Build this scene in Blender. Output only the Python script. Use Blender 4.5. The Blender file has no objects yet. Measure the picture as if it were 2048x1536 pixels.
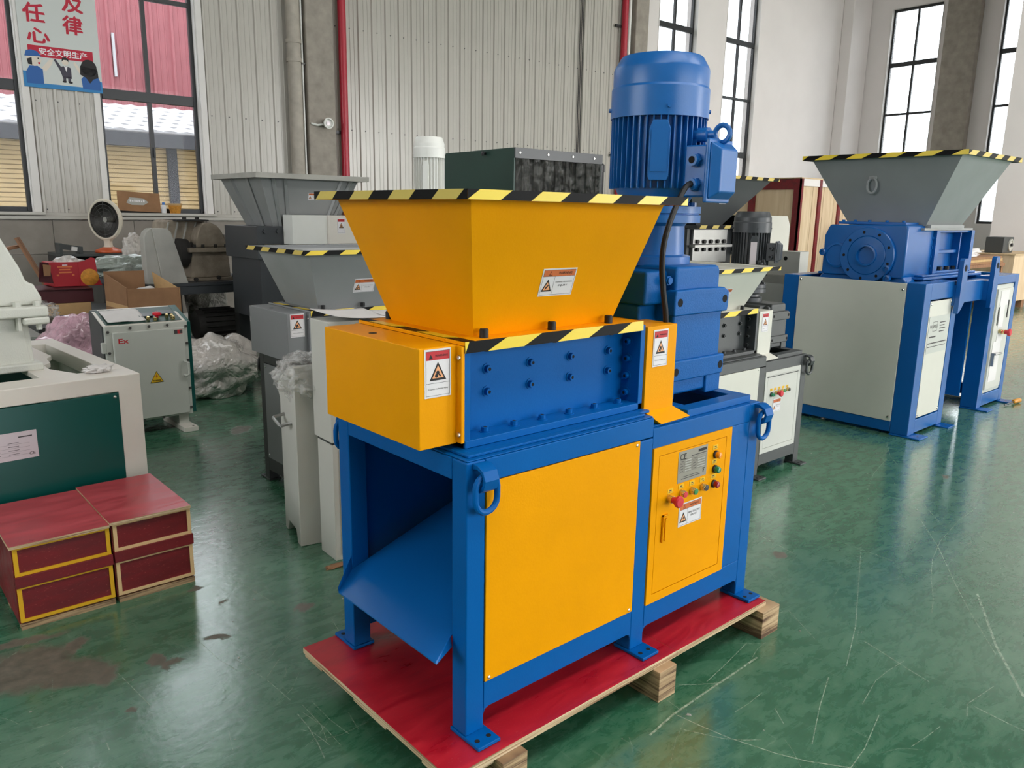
import bpy, bmesh, math, random
from mathutils import Vector, Matrix, noise
random.seed(7)
SC = bpy.context.scene
COL = SC.collection
PI = math.pi

# ---------------------------------------------------------------- camera
cam_d = bpy.data.cameras.new('camera')
cam = bpy.data.objects.new('camera', cam_d)
COL.objects.link(cam)
cr = Vector((0.75232143, -0.65860409, 0.01590963))
cu = Vector((0.12865159, 0.1705572, 0.976913))
cf = Vector((0.6461124, 0.73290579, -0.2130443))
mw = Matrix((cr, cu, -cf)).transposed().to_4x4()
mw.translation = Vector((-1.17369, -1.50002, 1.55))
cam.matrix_world = mw
cam_d.sensor_fit = 'HORIZONTAL'
cam_d.sensor_width = 36.0
cam_d.lens = 36.0 * 1572.6 / 2048.0
cam_d.clip_end = 200
SC.camera = cam

# ---------------------------------------------------------------- world: overcast sky
world = bpy.data.worlds.new('world')
SC.world = world
world.use_nodes = True
bg = world.node_tree.nodes['Background']
bg.inputs[0].default_value = (0.93, 0.96, 1.0, 1)
bg.inputs[1].default_value = 6.5

# ---------------------------------------------------------------- large added fill lights, all out of view
def area(name, loc, direction, sx, sy, power, col=(1, 0.98, 0.95)):
    d = bpy.data.lights.new(name, 'AREA')
    d.shape = 'RECTANGLE'; d.size = sx; d.size_y = sy; d.energy = power; d.color = col
    o = bpy.data.objects.new(name, d); COL.objects.link(o)
    o.location = loc
    o.rotation_euler = Vector(direction).to_track_quat('-Z', 'Y').to_euler()
    return o
area('front_fill', (3.5, -9.9, 2.9), (0, 1, 0.0), 9.0, 5.2, 30)  # unseen fill light, added for the faces turned to the front
area('front_fill_far', (14.5, -9.9, 2.9), (0, 1, 0.0), 5.0, 5.2, 1250)  # second added fill, brightens the far plaster and right-hand machines
area('side_fill', (-8.9, 3.0, 3.9), (1, 0, 0), 6.0, 3.6, 110)  # added fill that lifts the faces turned to the left end
for k, (x, y, e) in enumerate(((2.2, -3.2, 255), (7.5, -4.0, 380), (12.0, -3.0, 1000), (-3.0, -3.2, 255))):
    area('overhead_fill', (x, y, 8.6), (0, 0, -1) if k != 2 else (0.9, 0.15, -0.42), 4.4, 2.4, e)  # added overhead fills; the tilted one brightens the end wall

cy = SC.cycles
cy.max_bounces = 5; cy.diffuse_bounces = 3; cy.glossy_bounces = 2; cy.transmission_bounces = 4; cy.transparent_max_bounces = 8
cy.caustics_reflective = False; cy.caustics_refractive = False
cy.use_adaptive_sampling = True; cy.adaptive_threshold = 0.1; cy.adaptive_min_samples = 20
cy.sample_clamp_indirect = 6.0
SC.view_settings.view_transform = 'Standard'
SC.view_settings.look = 'None'
SC.view_settings.gamma = 1.0
SC.view_settings.use_curve_mapping = False
SC.view_settings.exposure = -0.42

# ---------------------------------------------------------------- materials
def lin(c):
    c = c / 255.0
    return c / 12.92 if c <= 0.04045 else ((c + 0.055) / 1.055) ** 2.4
def rgb(r, g, b): return (lin(r), lin(g), lin(b), 1.0)

class NT:
    def __init__(self, name):
        self.m = bpy.data.materials.new(name); self.m.use_nodes = True
        self.t = self.m.node_tree; self.n = self.t.nodes
        self.p = self.n['Principled BSDF']; self.out = self.n['Material Output']
    def new(self, kind, **kw):
        nd = self.n.new(kind)
        for k, v in kw.items(): setattr(nd, k, v)
        return nd
    def link(self, a, b): self.t.links.new(a, b)
    def tex(self, kind='noise', scale=5.0, vec=None, detail=4, rough=0.55, dist=0.0):
        nd = self.new('ShaderNodeTexNoise')
        nd.inputs['Scale'].default_value = scale; nd.inputs['Detail'].default_value = detail
        nd.inputs['Roughness'].default_value = rough; nd.inputs['Distortion'].default_value = dist
        if vec is not None: self.link(vec, nd.inputs['Vector'])
        return nd.outputs['Fac']
    def coord(self, scale=(1, 1, 1), rot=(0, 0, 0), loc=(0, 0, 0), kind='Object'):
        tc = self.new('ShaderNodeTexCoord'); mp = self.new('ShaderNodeMapping')
        mp.inputs['Scale'].default_value = scale; mp.inputs['Rotation'].default_value = rot
        mp.inputs['Location'].default_value = loc
        self.link(tc.outputs[kind], mp.inputs['Vector'])
        return mp.outputs['Vector']
    def ramp(self, fac, stops):
        nd = self.new('ShaderNodeValToRGB'); e = nd.color_ramp.elements
        while len(e) < len(stops): e.new(0.5)
        for k, (pos, c) in enumerate(stops):
            e[k].position = pos; e[k].color = c
        self.link(fac, nd.inputs['Fac'])
        return nd.outputs['Color']
    def mix(self, fac, a, b):
        nd = self.new('ShaderNodeMix', data_type='RGBA')
        for s, v in ((0, fac), (6, a), (7, b)):
            if hasattr(v, 'links'): self.link(v, nd.inputs[s])
            else: nd.inputs[s].default_value = v
        return nd.outputs[2]
    def math(self, op, a, b=0.0, clamp=False):
        nd = self.new('ShaderNodeMath', operation=op, use_clamp=clamp)
        for s, v in ((0, a), (1, b)):
            if hasattr(v, 'links'): self.link(v, nd.inputs[s])
            else: nd.inputs[s].default_value = v
        return nd.outputs[0]
    def maprange(self, v, a, b, c=0.0, d=1.0):
        nd = self.new('ShaderNodeMapRange')
        self.link(v, nd.inputs[0])
        for k, x in enumerate((a, b, c, d)): nd.inputs[k + 1].default_value = x
        return nd.outputs[0]
    def bump(self, h, strength=0.2, dist=0.01):
        nd = self.new('ShaderNodeBump'); nd.inputs['Strength'].default_value = strength
        nd.inputs['Distance'].default_value = dist
        self.link(h, nd.inputs['Height']); self.link(nd.outputs['Normal'], self.p.inputs['Normal'])
    def set(self, **kw):
        for k, v in kw.items():
            s = self.p.inputs[k.replace('_', ' ')]
            if hasattr(v, 'links'): self.link(v, s)
            else: s.default_value = v

M = {}
def paint(name, c, rough=0.4, var=0.06, peel=0.03, metal=0.0, spec=0.5, scale=3.0):
    n = NT(name); v = n.coord()
    c = rgb(*c)
    f = n.tex(scale=scale, vec=v, detail=3)
    d = tuple(max(0, x * (1 - var)) for x in c[:3]) + (1,)
    u = tuple(min(1, x * (1 + var)) for x in c[:3]) + (1,)
    n.set(Base_Color=n.ramp(f, [(0.3, d), (0.7, u)]), Roughness=rough, Metallic=metal)
    n.p.inputs['Specular IOR Level'].default_value = spec
    if peel:
        n.bump(n.tex(scale=180, vec=v, detail=1), peel, 0.004)
    M[name] = n.m
    return n
def plain(name, c, rough=0.5, metal=0.0, emit=None, spec=0.5):
    n = NT(name); n.set(Base_Color=rgb(*c), Roughness=rough, Metallic=metal)
    n.p.inputs['Specular IOR Level'].default_value = spec
    if emit:
        n.p.inputs['Emission Color'].default_value = rgb(*c); n.p.inputs['Emission Strength'].default_value = emit
    M[name] = n.m
    return n

paint('yellow', (244, 162, 0), 0.4, 0.04, 0.06, spec=0.12)
paint('blue', (0, 92, 166), 0.38, 0.05, 0.05, spec=0.16)
paint('blue_sheet', (10, 98, 172), 0.3, 0.05, 0.03, spec=0.6)
paint('blue_deep', (14, 92, 164), 0.24, 0.06, 0.05)
paint('blue_motor', (24, 102, 176), 0.34, 0.05, 0.05)
paint('blue_cast', (0, 90, 162), 0.45, 0.08, 0.18, spec=0.2)
paint('grey_sheet', (128, 130, 132), 0.4, 0.04, 0.04)
paint('grey_hopper', (146, 148, 148), 0.24, 0.06, 0.04)
paint('dark_frame', (64, 67, 67), 0.45, 0.06, 0.05)
paint('charcoal', (58, 61, 64), 0.4, 0.06, 0.04)
paint('black_frame', (38, 39, 40), 0.45, 0.05, 0.03)
paint('cream', (214, 212, 200), 0.42, 0.03, 0.04)
paint('cabinet_white', (205, 204, 196), 0.42, 0.03, 0.03)
paint('machine_white', (226, 220, 210), 0.42, 0.04, 0.06)
paint('cast_white', (216, 217, 208), 0.45, 0.05, 0.22)
paint('motor_white', (232, 232, 226), 0.38, 0.03, 0.05)
paint('green_panel', (8, 78, 72), 0.3, 0.06, 0.02)
paint('green_dark', (22, 60, 50), 0.42, 0.06, 0.03)
paint('ex_grey', (196, 198, 190), 0.42, 0.03, 0.03)
paint('concrete', (158, 150, 140), 0.9, 0.16, 0.3, scale=6)
paint('block', (150, 142, 134), 0.92, 0.08, 0.35, scale=5)
paint('plaster', (228, 222, 219), 0.85, 0.03, 0.05, scale=1.2)
paint('plaster_white', (230, 226, 222), 0.8, 0.02, 0.03)
paint('cladding', (188, 183, 174), 0.26, 0.04, 0.0, scale=1.5)
paint('pipe_grey', (176, 168, 156), 0.7, 0.12, 0.05, scale=8)
paint('pipe_red', (176, 22, 46), 0.35, 0.05, 0.02)
paint('roof_sheet', (128, 128, 126), 0.6, 0.04, 0.0)
paint('black_rubber', (18, 18, 19), 0.55, 0.1, 0.05)
paint('steel', (176, 176, 174), 0.35, 0.1, 0.02, metal=0.85)
paint('steel_dark', (92, 90, 88), 0.45, 0.15, 0.05, metal=0.6)
paint('rust_cast', (150, 138, 122), 0.85, 0.28, 0.4, scale=9)
paint('cast_dark', (48, 46, 44), 0.8, 0.3, 0.3, scale=8)
paint('dull_grey', (172, 170, 162), 0.7, 0.12, 0.1, scale=5)
paint('cardboard', (150, 112, 80), 0.9, 0.12, 0.1, scale=7)
paint('cardboard_light', (196, 160, 112), 0.9, 0.1, 0.1, scale=7)
paint('carton_red', (172, 24, 38), 0.55, 0.06, 0.02)
paint('carton_maroon', (72, 18, 26), 0.6, 0.1, 0.02)
paint('cookie', (206, 140, 48), 0.7, 0.2, 0.1, scale=40)
paint('paper', (226, 222, 220), 0.8, 0.02, 0.0)
paint('orange', (214, 90, 36), 0.4, 0.05, 0.0)
paint('ivory', (224, 214, 196), 0.4, 0.04, 0.0)
paint('window_black', (34, 36, 38), 0.4, 0.03, 0.0)
paint('outside_red', (150, 88, 94), 0.6, 0.06, 0.0)
paint('outside_grey', (84, 86, 92), 0.8, 0.06, 0.0)
paint('outside_tile', (176, 176, 180), 0.8, 0.06, 0.0)
paint('outside_beige', (232, 206, 156), 0.8, 0.04, 0.0)
paint('outside_ground', (120, 118, 114), 0.9, 0.05, 0.0)
paint('driver_handle', (206, 138, 28), 0.35, 0.05, 0.0)
plain('tape_black', (10, 10, 11), 0.5, spec=0.12)
paint('tape_yellow', (240, 208, 40), 0.34, 0.03, 0.02)
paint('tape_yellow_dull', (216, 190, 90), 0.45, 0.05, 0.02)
plain('ink_black', (16, 12, 12), 0.6)
plain('ink_grey', (70, 66, 66), 0.7)
plain('ink_red', (196, 36, 44), 0.5)
plain('ink_poster_red', (190, 20, 52), 0.6)
plain('ink_poster_blue', (40, 96, 166), 0.6)
plain('ink_poster_cyan', (46, 130, 190), 0.6)
plain('ink_poster_suit', (62, 58, 72), 0.6)
plain('ink_skin', (226, 214, 200), 0.6)
plain('ink_orange', (212, 112, 60), 0.5)
plain('ink_peach', (240, 170, 120), 0.5)
plain('ink_yellow', (238, 190, 30), 0.5)
plain('sticker_white', (232, 228, 230), 0.4)
plain('poster_white', (206, 210, 206), 0.5)
plain('plate_metal', (140, 136, 124), 0.42, 0.35)
plain('plate_silver', (206, 196, 200), 0.4, 0.3)
plain('brass_ring', (214, 190, 130), 0.22, 0.9)
plain('lens_amber', (236, 140, 10), 0.2)
plain('lens_green', (8, 122, 84), 0.2)
plain('lens_red', (150, 12, 26), 0.2)
plain('cap_red', (206, 36, 52), 0.4)
plain('cap_green', (18, 128, 66), 0.4)
plain('cap_black', (22, 22, 26), 0.35)
plain('screw', (206, 204, 198), 0.25, 0.9)
plain('hole', (8, 8, 9), 0.9)
plain('black_plastic', (24, 25, 27), 0.35)
plain('bottle_white', (228, 228, 230), 0.4)
plain('bottle_blue', (50, 120, 200), 0.4)

def glass(name, tint=(1, 1, 1, 1), refl=0.08):
    n = NT(name)
    tr = n.new('ShaderNodeBsdfTransparent'); tr.inputs[0].default_value = tint
    gl = n.new('ShaderNodeBsdfGlossy'); gl.inputs['Roughness'].default_value = 0.03
    lw = n.new('ShaderNodeLayerWeight'); lw.inputs['Blend'].default_value = 0.25
    mx = n.new('ShaderNodeMixShader')
    n.link(n.math('MULTIPLY', lw.outputs['Fresnel'], refl * 6, True), mx.inputs[0])
    n.link(tr.outputs[0], mx.inputs[1]); n.link(gl.outputs[0], mx.inputs[2])
    n.link(mx.outputs[0], n.out.inputs['Surface'])
    n.n.remove(n.p)
    M[name] = n.m
def scratch_mat():
    n = NT('scratch'); v = n.coord()
    tr = n.new('ShaderNodeBsdfTransparent'); n.set(Base_Color=rgb(184, 204, 182), Roughness=0.5)
    mx = n.new('ShaderNodeMixShader')
    f = n.maprange(n.tex(scale=60, vec=v, detail=5), 0.38, 0.6, 0.2, 0.8)
    n.link(f, mx.inputs[0]); n.link(tr.outputs[0], mx.inputs[1]); n.link(n.p.outputs[0], mx.inputs[2]); n.link(mx.outputs[0], n.out.inputs['Surface'])
    M['scratch'] = n.m
scratch_mat()
glass('glass', (0.93, 0.95, 0.95, 1), 0.07)
def film(name, tint, opac, milky=(0.85, 0.84, 0.82, 1)):
    n = NT(name); v = n.coord()
    tr = n.new('ShaderNodeBsdfTransparent'); tr.inputs[0].default_value = tint
    n.set(Base_Color=milky, Roughness=0.18)
    n.bump(n.tex(scale=26, vec=v, detail=3, dist=1.5), 0.8, 0.02)
    mx = n.new('ShaderNodeMixShader')
    f = n.maprange(n.tex(scale=14, vec=v, detail=2, dist=1.0), 0.35, 0.7, max(0, opac - 0.25), min(1, opac + 0.25))
    n.link(f, mx.inputs[0]); n.link(tr.outputs[0], mx.inputs[1]); n.link(n.p.outputs[0], mx.inputs[2])
    n.link(mx.outputs[0], n.out.inputs['Surface'])
    M[name] = n.m
film('film_clear', (0.96, 0.96, 0.96, 1), 0.3)
film('strip_curtain', (0.5, 0.5, 0.48, 1), 0.35, (0.12, 0.12, 0.11, 1))
def plastic_bag(name, c, rough=0.25, amt=0.7):
    n = NT(name); v = n.coord()
    f = n.tex(scale=9, vec=v, detail=4, dist=0.8)
    d = rgb(*[x * 0.86 for x in c])
    n.set(Base_Color=n.ramp(f, [(0.3, d), (0.7, rgb(*c))]), Roughness=rough)
    n.p.inputs['Coat Weight'].default_value = 0.8; n.p.inputs['Coat Roughness'].default_value = 0.08
    w_ = n.new('ShaderNodeTexVoronoi', feature='DISTANCE_TO_EDGE'); w_.inputs['Scale'].default_value = 9.0
    q_ = n.new('ShaderNodeVectorMath', operation='MULTIPLY_ADD'); z_ = n.new('ShaderNodeTexNoise'); z_.inputs['Scale'].default_value = 6.0; n.link(v, z_.inputs['Vector'])
    n.link(z_.outputs['Color'], q_.inputs[0]); q_.inputs[1].default_value = (0.3, 0.3, 0.3); n.link(v, q_.inputs[2]); n.link(q_.outputs[0], w_.inputs['Vector'])
    n.bump(n.math('ADD', w_.outputs['Distance'], n.math('MULTIPLY', n.tex(scale=24, vec=v, detail=4, dist=1.5), 0.4)), amt, 0.05)
    M[name] = n.m
plastic_bag('bag_milky', (226, 218, 210))
plastic_bag('bag_pink', (222, 176, 192))
plastic_bag('bag_sheet', (176, 186, 176), 0.35, 0.5)

def wood(name, c1, c2, axis='X', scale=22.0, rough=0.7):
    n = NT(name)
    s = {'X': (1.2, scale, scale), 'Y': (scale, 1.2, scale), 'Z': (scale, scale, 1.2)}[axis]
    v = n.coord(scale=s)
    f = n.tex(scale=1.0, vec=v, detail=5, dist=0.6)
    g = n.tex(scale=0.15, vec=v, detail=3)
    n.set(Base_Color=n.mix(n.maprange(g, 0.4, 0.7, 0, 0.35), n.ramp(f, [(0.25, rgb(*c1)), (0.75, rgb(*c2))]), rgb(*c1)), Roughness=rough)
    n.bump(f, 0.15, 0.004)
    M[name] = n.m
wood('pine_x', (190, 160, 120), (226, 202, 166))
wood('pine_z', (196, 168, 132), (230, 208, 176), 'Z', 14)
wood('osb', (206, 176, 140), (232, 208, 176), 'Z', 10)
wood('old_wood', (120, 84, 60), (170, 124, 92), 'Z')
def ply_edge(name):
    n = NT(name); v = n.coord(scale=(3, 3, 260))
    f = n.tex(scale=1.0, vec=v, detail=2)
    n.set(Base_Color=n.ramp(f, [(0.35, rgb(140, 104, 74)), (0.5, rgb(206, 178, 140)), (0.7, rgb(226, 204, 170))]), Roughness=0.8)
    M[name] = n.m
ply_edge('ply_edge')
def lvl(name):
    n = NT(name); v = n.coord(scale=(4, 4, 90))
    f = n.tex(scale=1.0, vec=v, detail=3)
    n.set(Base_Color=n.ramp(f, [(0.36, rgb(96, 70, 52)), (0.52, rgb(178, 148, 112)), (0.7, rgb(206, 178, 140))]), Roughness=0.8)
    M[name] = n.m
lvl('lvl_block')
def film_ply(name, c1, c2, rough=0.34):
    n = NT(name); v = n.coord(scale=(2.2, 9, 9))
    f = n.tex(scale=1.6, vec=v, detail=6, dist=0.8)
    w = n.tex(scale=40, vec=v, detail=2)
    col = n.ramp(f, [(0.3, rgb(*c1)), (0.7, rgb(*c2))])
    col = n.mix(n.maprange(w, 0.66, 0.74, 0, 0.5), col, rgb(196, 96, 92))
    n.set(Base_Color=col, Roughness=n.maprange(f, 0.3, 0.7, rough - 0.1, rough + 0.14))
    n.bump(f, 0.08, 0.004)
    M[name] = n.m
film_ply('ply_red', (160, 16, 34), (202, 36, 50))
film_ply('ply_maroon', (92, 10, 18), (128, 20, 28), 0.5)
film_ply('crate_top', (164, 54, 62), (196, 82, 90), 0.36)

def floor_mat():
    n = NT('epoxy_floor'); v = n.coord(kind='Object')
    big = n.tex(scale=0.9, vec=v, detail=6, dist=0.6)
    mid = n.tex(scale=9.0, vec=n.coord(scale=(0.8, 2.0, 1), rot=(0, 0, 0.6)), detail=7, rough=0.72, dist=0.5)
    col = n.ramp(mid, [(0.34, rgb(34, 90, 62)), (0.5, rgb(48, 105, 77)), (0.66, rgb(84, 130, 102))])
    col = n.mix(n.maprange(big, 0.35, 0.7, 0.0, 0.5), col, rgb(104, 142, 118))
    # fine scuffs
    vs = n.coord(scale=(60, 6, 1), rot=(0, 0, 0.9))
    sc2 = n.maprange(n.tex(scale=1.0, vec=vs, detail=4), 0.62, 0.78, 0.0, 0.4)
    vs2 = n.coord(scale=(7, 75, 1), rot=(0, 0, 0.5))
    sc3 = n.maprange(n.tex(scale=1.0, vec=vs2, detail=4), 0.64, 0.78, 0.0, 0.35)
    col = n.mix(sc3, col, rgb(146, 172, 150))
    col = n.mix(sc2, col, rgb(150, 178, 156))
    # brown worn patches where the coating has gone
    tc = n.new('ShaderNodeTexCoord')
    nz = n.new('ShaderNodeTexNoise'); nz.inputs['Scale'].default_value = 9; nz.inputs['Detail'].default_value = 8; nz.inputs['Roughness'].default_value = 0.7
    n.link(tc.outputs['Object'], nz.inputs['Vector'])
    vm = n.new('ShaderNodeVectorMath', operation='MULTIPLY_ADD')
    n.link(nz.outputs['Color'], vm.inputs[0]); vm.inputs[1].default_value = (0.16, 0.16, 0)
    n.link(tc.outputs['Object'], vm.inputs[2])
    patch = None
    for (x, y, rx, ry, a) in STAINS:
        mp = n.new('ShaderNodeMapping', vector_type='TEXTURE')
        mp.inputs['Location'].default_value = (x + 0.08, y + 0.08, 0); mp.inputs['Rotation'].default_value = (0, 0, a)
        mp.inputs['Scale'].default_value = (rx, ry, 1)
        n.link(vm.outputs[0], mp.inputs['Vector'])
        ln = n.new('ShaderNodeVectorMath', operation='LENGTH'); n.link(mp.outputs[0], ln.inputs[0])
        f = n.maprange(ln.outputs['Value'], 0.72, 1.08, 1.0, 0.0)
        patch = f if patch is None else n.math('MAXIMUM', patch, f)
    fine = n.tex(scale=24, vec=v, detail=5)
    col = n.mix(n.math('MULTIPLY', patch, 0.9), col, n.ramp(fine, [(0.3, rgb(84, 74, 64)), (0.7, rgb(122, 108, 96))]))
    n.set(Base_Color=col)
    r = n.maprange(mid, 0.3, 0.75, 0.07, 0.2)
    r = n.math('ADD', r, n.math('MULTIPLY', patch, 0.35), True)
    n.set(Roughness=n.math('ADD', r, 0.15, True))
    n.p.inputs['Coat Weight'].default_value = 0.72; n.p.inputs['Coat IOR'].default_value = 1.55
    n.set(Coat_Roughness=n.math('ADD', n.maprange(mid, 0.36, 0.66, 0.03, 0.12), n.math('MULTIPLY', patch, 0.5), True))
    cb = n.new('ShaderNodeBump'); cb.inputs['Strength'].default_value = 0.055; cb.inputs['Distance'].default_value = 0.02
    n.link(n.tex(scale=22.0, vec=v, detail=6, rough=0.65), cb.inputs['Height']); n.link(cb.outputs['Normal'], n.p.inputs['Coat Normal'])
    rip = n.tex(scale=7.0, vec=v, detail=5, rough=0.6)
    n.bump(n.math('ADD', n.math('MULTIPLY', rip, 0.7), n.math('MULTIPLY', fine, 0.3)), 0.10, 0.02)
    M['epoxy_floor'] = n.m
STAINS = [(-0.82, 1.40, 0.17, 0.16, 0.3), (-0.70, 1.27, 0.15, 0.10, -0.5), (-0.63, 1.22, 0.07, 0.09, 0.2), (-0.645, 1.45, 0.075, 0.045, 0.9),
          (-0.80, 1.60, 0.16, 0.035, -0.1), (-0.46, 1.16, 0.035, 0.05, 0.3), (-0.43, 1.11, 0.045, 0.03, 0.2), (-0.243, 1.19, 0.055, 0.022, -0.7), (-0.62, 0.93, 0.022, 0.018, 0),
          (0.107, 1.19, 0.04, 0.04, 0.4), (-0.12, 1.433, 0.03, 0.013, 0.2), (-0.17, 1.62, 0.05, 0.02, 0),
          (1.2, 3.6, 0.20, 0.10, 0.3), (0.95, 3.85, 0.14, 0.07, 0.9), (2.05, 0.25, 0.05, 0.035, 0.5), (3.9, 0.2, 0.05, 0.03, 0)]
floor_mat()

# ---------------------------------------------------------------- mesh helpers
class MB:
    def __init__(self):
        self.v = []; self.f = []; self.m = []; self.s = []
    def add(self, vs, fs, mat=0, smooth=False, X=None):
        o = len(self.v)
        if X is not None: vs = [X @ Vector(p) for p in vs]
        self.v += [tuple(p) for p in vs]
        for f in fs:
            self.f.append([i + o for i in f]); self.m.append(mat); self.s.append(smooth)
        return self
    def box(self, x0, x1, y0, y1, z0, z1, mat=0, X=None):
        vs = [(x0, y0, z0), (x1, y0, z0), (x1, y1, z0), (x0, y1, z0), (x0, y0, z1), (x1, y0, z1), (x1, y1, z1), (x0, y1, z1)]
        fs = [(0, 3, 2, 1), (4, 5, 6, 7), (0, 1, 5, 4), (1, 2, 6, 5), (2, 3, 7, 6), (3, 0, 4, 7)]
        return self.add(vs, fs, mat, False, X)
    def hexa(self, b, t, mat=0, X=None):   # 4 bottom + 4 top points, each counterclockwise seen from above
        fs = [(0, 3, 2, 1), (4, 5, 6, 7), (0, 1, 5, 4), (1, 2, 6, 5), (2, 3, 7, 6), (3, 0, 4, 7)]
        return self.add(list(b) + list(t), fs, mat, False, X)
    def prism(self, poly, axis, a0, a1, mat=0, X=None):  # poly: 2-D points in the two other axes
        def P(u, w, a):
            return {'X': (a, u, w), 'Y': (u, a, w), 'Z': (u, w, a)}[axis]
        n = len(poly)
        vs = [P(u, w, a0) for u, w in poly] + [P(u, w, a1) for u, w in poly]
        fs = [tuple(range(n))[::-1], tuple(range(n, 2 * n))]
        fs += [(i, (i + 1) % n, n + (i + 1) % n, n + i) for i in range(n)]
        return self.add(vs, fs, mat, False, X)
    def lathe(self, prof, n=32, c=(0, 0, 0), axis='Z', mat=0, X=None, smooth=True, cap=True):
        vs = []; fs = []
        m = len(prof)
        for r, h in prof:
            for k in range(n):
                a = 2 * PI * k / n
                p = (r * math.cos(a), r * math.sin(a), h)
                if axis == 'X': p = (p[2], p[0], p[1])
                if axis == 'Y': p = (p[0], p[2], p[1])
                vs.append((p[0] + c[0], p[1] + c[1], p[2] + c[2]))
        for j in range(m - 1):
            for k in range(n):
                fs.append((j * n + k, j * n + (k + 1) % n, (j + 1) * n + (k + 1) % n, (j + 1) * n + k))
        self.add(vs, fs, mat, smooth, X)
        o = len(self.v) - len(vs)
        for j, rev in ((0, True), (m - 1, False)):
            if cap and prof[j][0] > 1e-6:
                f = [o + j * n + k for k in range(n)]
                self.f.append(f[::-1] if rev else f); self.m.append(mat); self.s.append(False)
        return self
    def cyl(self, p0, p1, r, n=12, mat=0, r1=None, smooth=True):
        p0 = Vector(p0); p1 = Vector(p1); d = p1 - p0
        X = Matrix.Translation(p0) @ d.to_track_quat('Z', 'Y').to_matrix().to_4x4()
        return self.lathe([(r, 0), (r if r1 is None else r1, d.length)], n, mat=mat, X=X, smooth=smooth)
    def tube(self, pts, r, n=8, mat=0, closed=False):
        pts = [Vector(p) for p in pts]; m = len(pts); vs = []; fs = []
        prev = None
        for i, p in enumerate(pts):
            a = pts[(i - 1) % m] if (i > 0 or closed) else p
            b = pts[(i + 1) % m] if (i < m - 1 or closed) else p
            t = (b - a).normalized()
            if prev is None:
                ref = Vector((0, 0, 1)) if abs(t.z) < 0.9 else Vector((1, 0, 0))
                u = t.cross(ref).normalized()
            else:
                u = (prev - t * prev.dot(t)).normalized()
            prev = u; w = t.cross(u)
            rr = r[i] if isinstance(r, (list, tuple)) else r
            for k in range(n):
                an = 2 * PI * k / n
                vs.append(p + u * rr * math.cos(an) + w * rr * math.sin(an))
        for i in range(m if closed else m - 1):
            j = (i + 1) % m
            for k in range(n):
                fs.append((i * n + k, i * n + (k + 1) % n, j * n + (k + 1) % n, j * n + k))
        if not closed:
            fs.append(tuple(range(n))[::-1]); fs.append(tuple(range((m - 1) * n, m * n)))
        return self.add(vs, fs, mat, True)
    def build(self, name, mats, parent=None, bevel=0.0, seg=2, kind=None, label=None, loc=None, rot=None, sharp=35):
        me = bpy.data.meshes.new(name)
        me.from_pydata(self.v, [], self.f)
        if isinstance(mats, str): mats = [mats]
        for k in mats: me.materials.append(M[k])
        me.polygons.foreach_set('material_index', self.m)
        me.polygons.foreach_set('use_smooth', self.s if not bevel else [True] * len(self.f))
        if any(self.s) or bevel:
            me.set_sharp_from_angle(angle=math.radians(sharp))
        me.update()
        o = bpy.data.objects.new(name, me); COL.objects.link(o)
        if parent is not None: o.parent = parent
        if loc is not None: o.location = loc
        if rot is not None: o.rotation_euler = rot
        if bevel:
            b = o.modifiers.new('bevel', 'BEVEL'); b.width = bevel; b.segments = seg
            b.limit_method = 'ANGLE'; b.angle_limit = math.radians(40); b.harden_normals = True
        if kind: o['kind'] = kind
        if label: o['label'] = label
        return o

def thing(name, label, cat, loc=(0, 0, 0), rz=0.0, group=None, scale=1.0):
    o = bpy.data.objects.new(name, None); COL.objects.link(o)
    o.empty_display_size = 0.1
    o.location = loc; o.rotation_euler = (0, 0, rz); o.scale = (scale,) * 3
    o['label'] = label; o['category'] = cat
    if group: o['group'] = group
    return o
def tag(o, label, cat, group=None):
    o['label'] = label; o['category'] = cat
    if group: o['group'] = group
    return o
def struct(o, label=None):
    o['kind'] = 'structure'
    if label: o['label'] = label
    return o
def sempty(name, loc, rz):
    o = bpy.data.objects.new(name, None); COL.objects.link(o)
    o.location = loc; o.rotation_euler = (0, 0, rz); o['kind'] = 'structure'
    return o
def clone(src, parent, loc):
    c = src.copy(); COL.objects.link(c); c.parent = parent; c.location = loc
    return c

_txt = {}
def text_poly(s, bold=0.0):
    """a string as flat polygons: verts (x, y), faces, width, y0, y1 - from the built-in lettering"""
    if (s, bold) in _txt: return _txt[(s, bold)]
    cu_ = bpy.data.curves.new('lettering', 'FONT'); cu_.body = s; cu_.resolution_u = 2; cu_.offset = bold
    ob = bpy.data.objects.new('lettering', cu_); COL.objects.link(ob)
    bpy.context.view_layer.update()
    dg = bpy.context.evaluated_depsgraph_get()
    me = bpy.data.meshes.new_from_object(ob.evaluated_get(dg))
    vs = [(v.co.x, v.co.y) for v in me.vertices]; fs = [tuple(p.vertices) for p in me.polygons]
    bpy.data.objects.remove(ob); bpy.data.curves.remove(cu_); bpy.data.meshes.remove(me)
    if not vs: vs = [(0, 0), (1, 0), (0, 1)]; fs = []
    x0 = min(p[0] for p in vs); x1 = max(p[0] for p in vs); y0 = min(p[1] for p in vs); y1 = max(p[1] for p in vs)
    r = ([(a - x0, b - y0) for a, b in vs], fs, x1 - x0, y1 - y0)
    _txt[(s, bold)] = r
    return r

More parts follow.
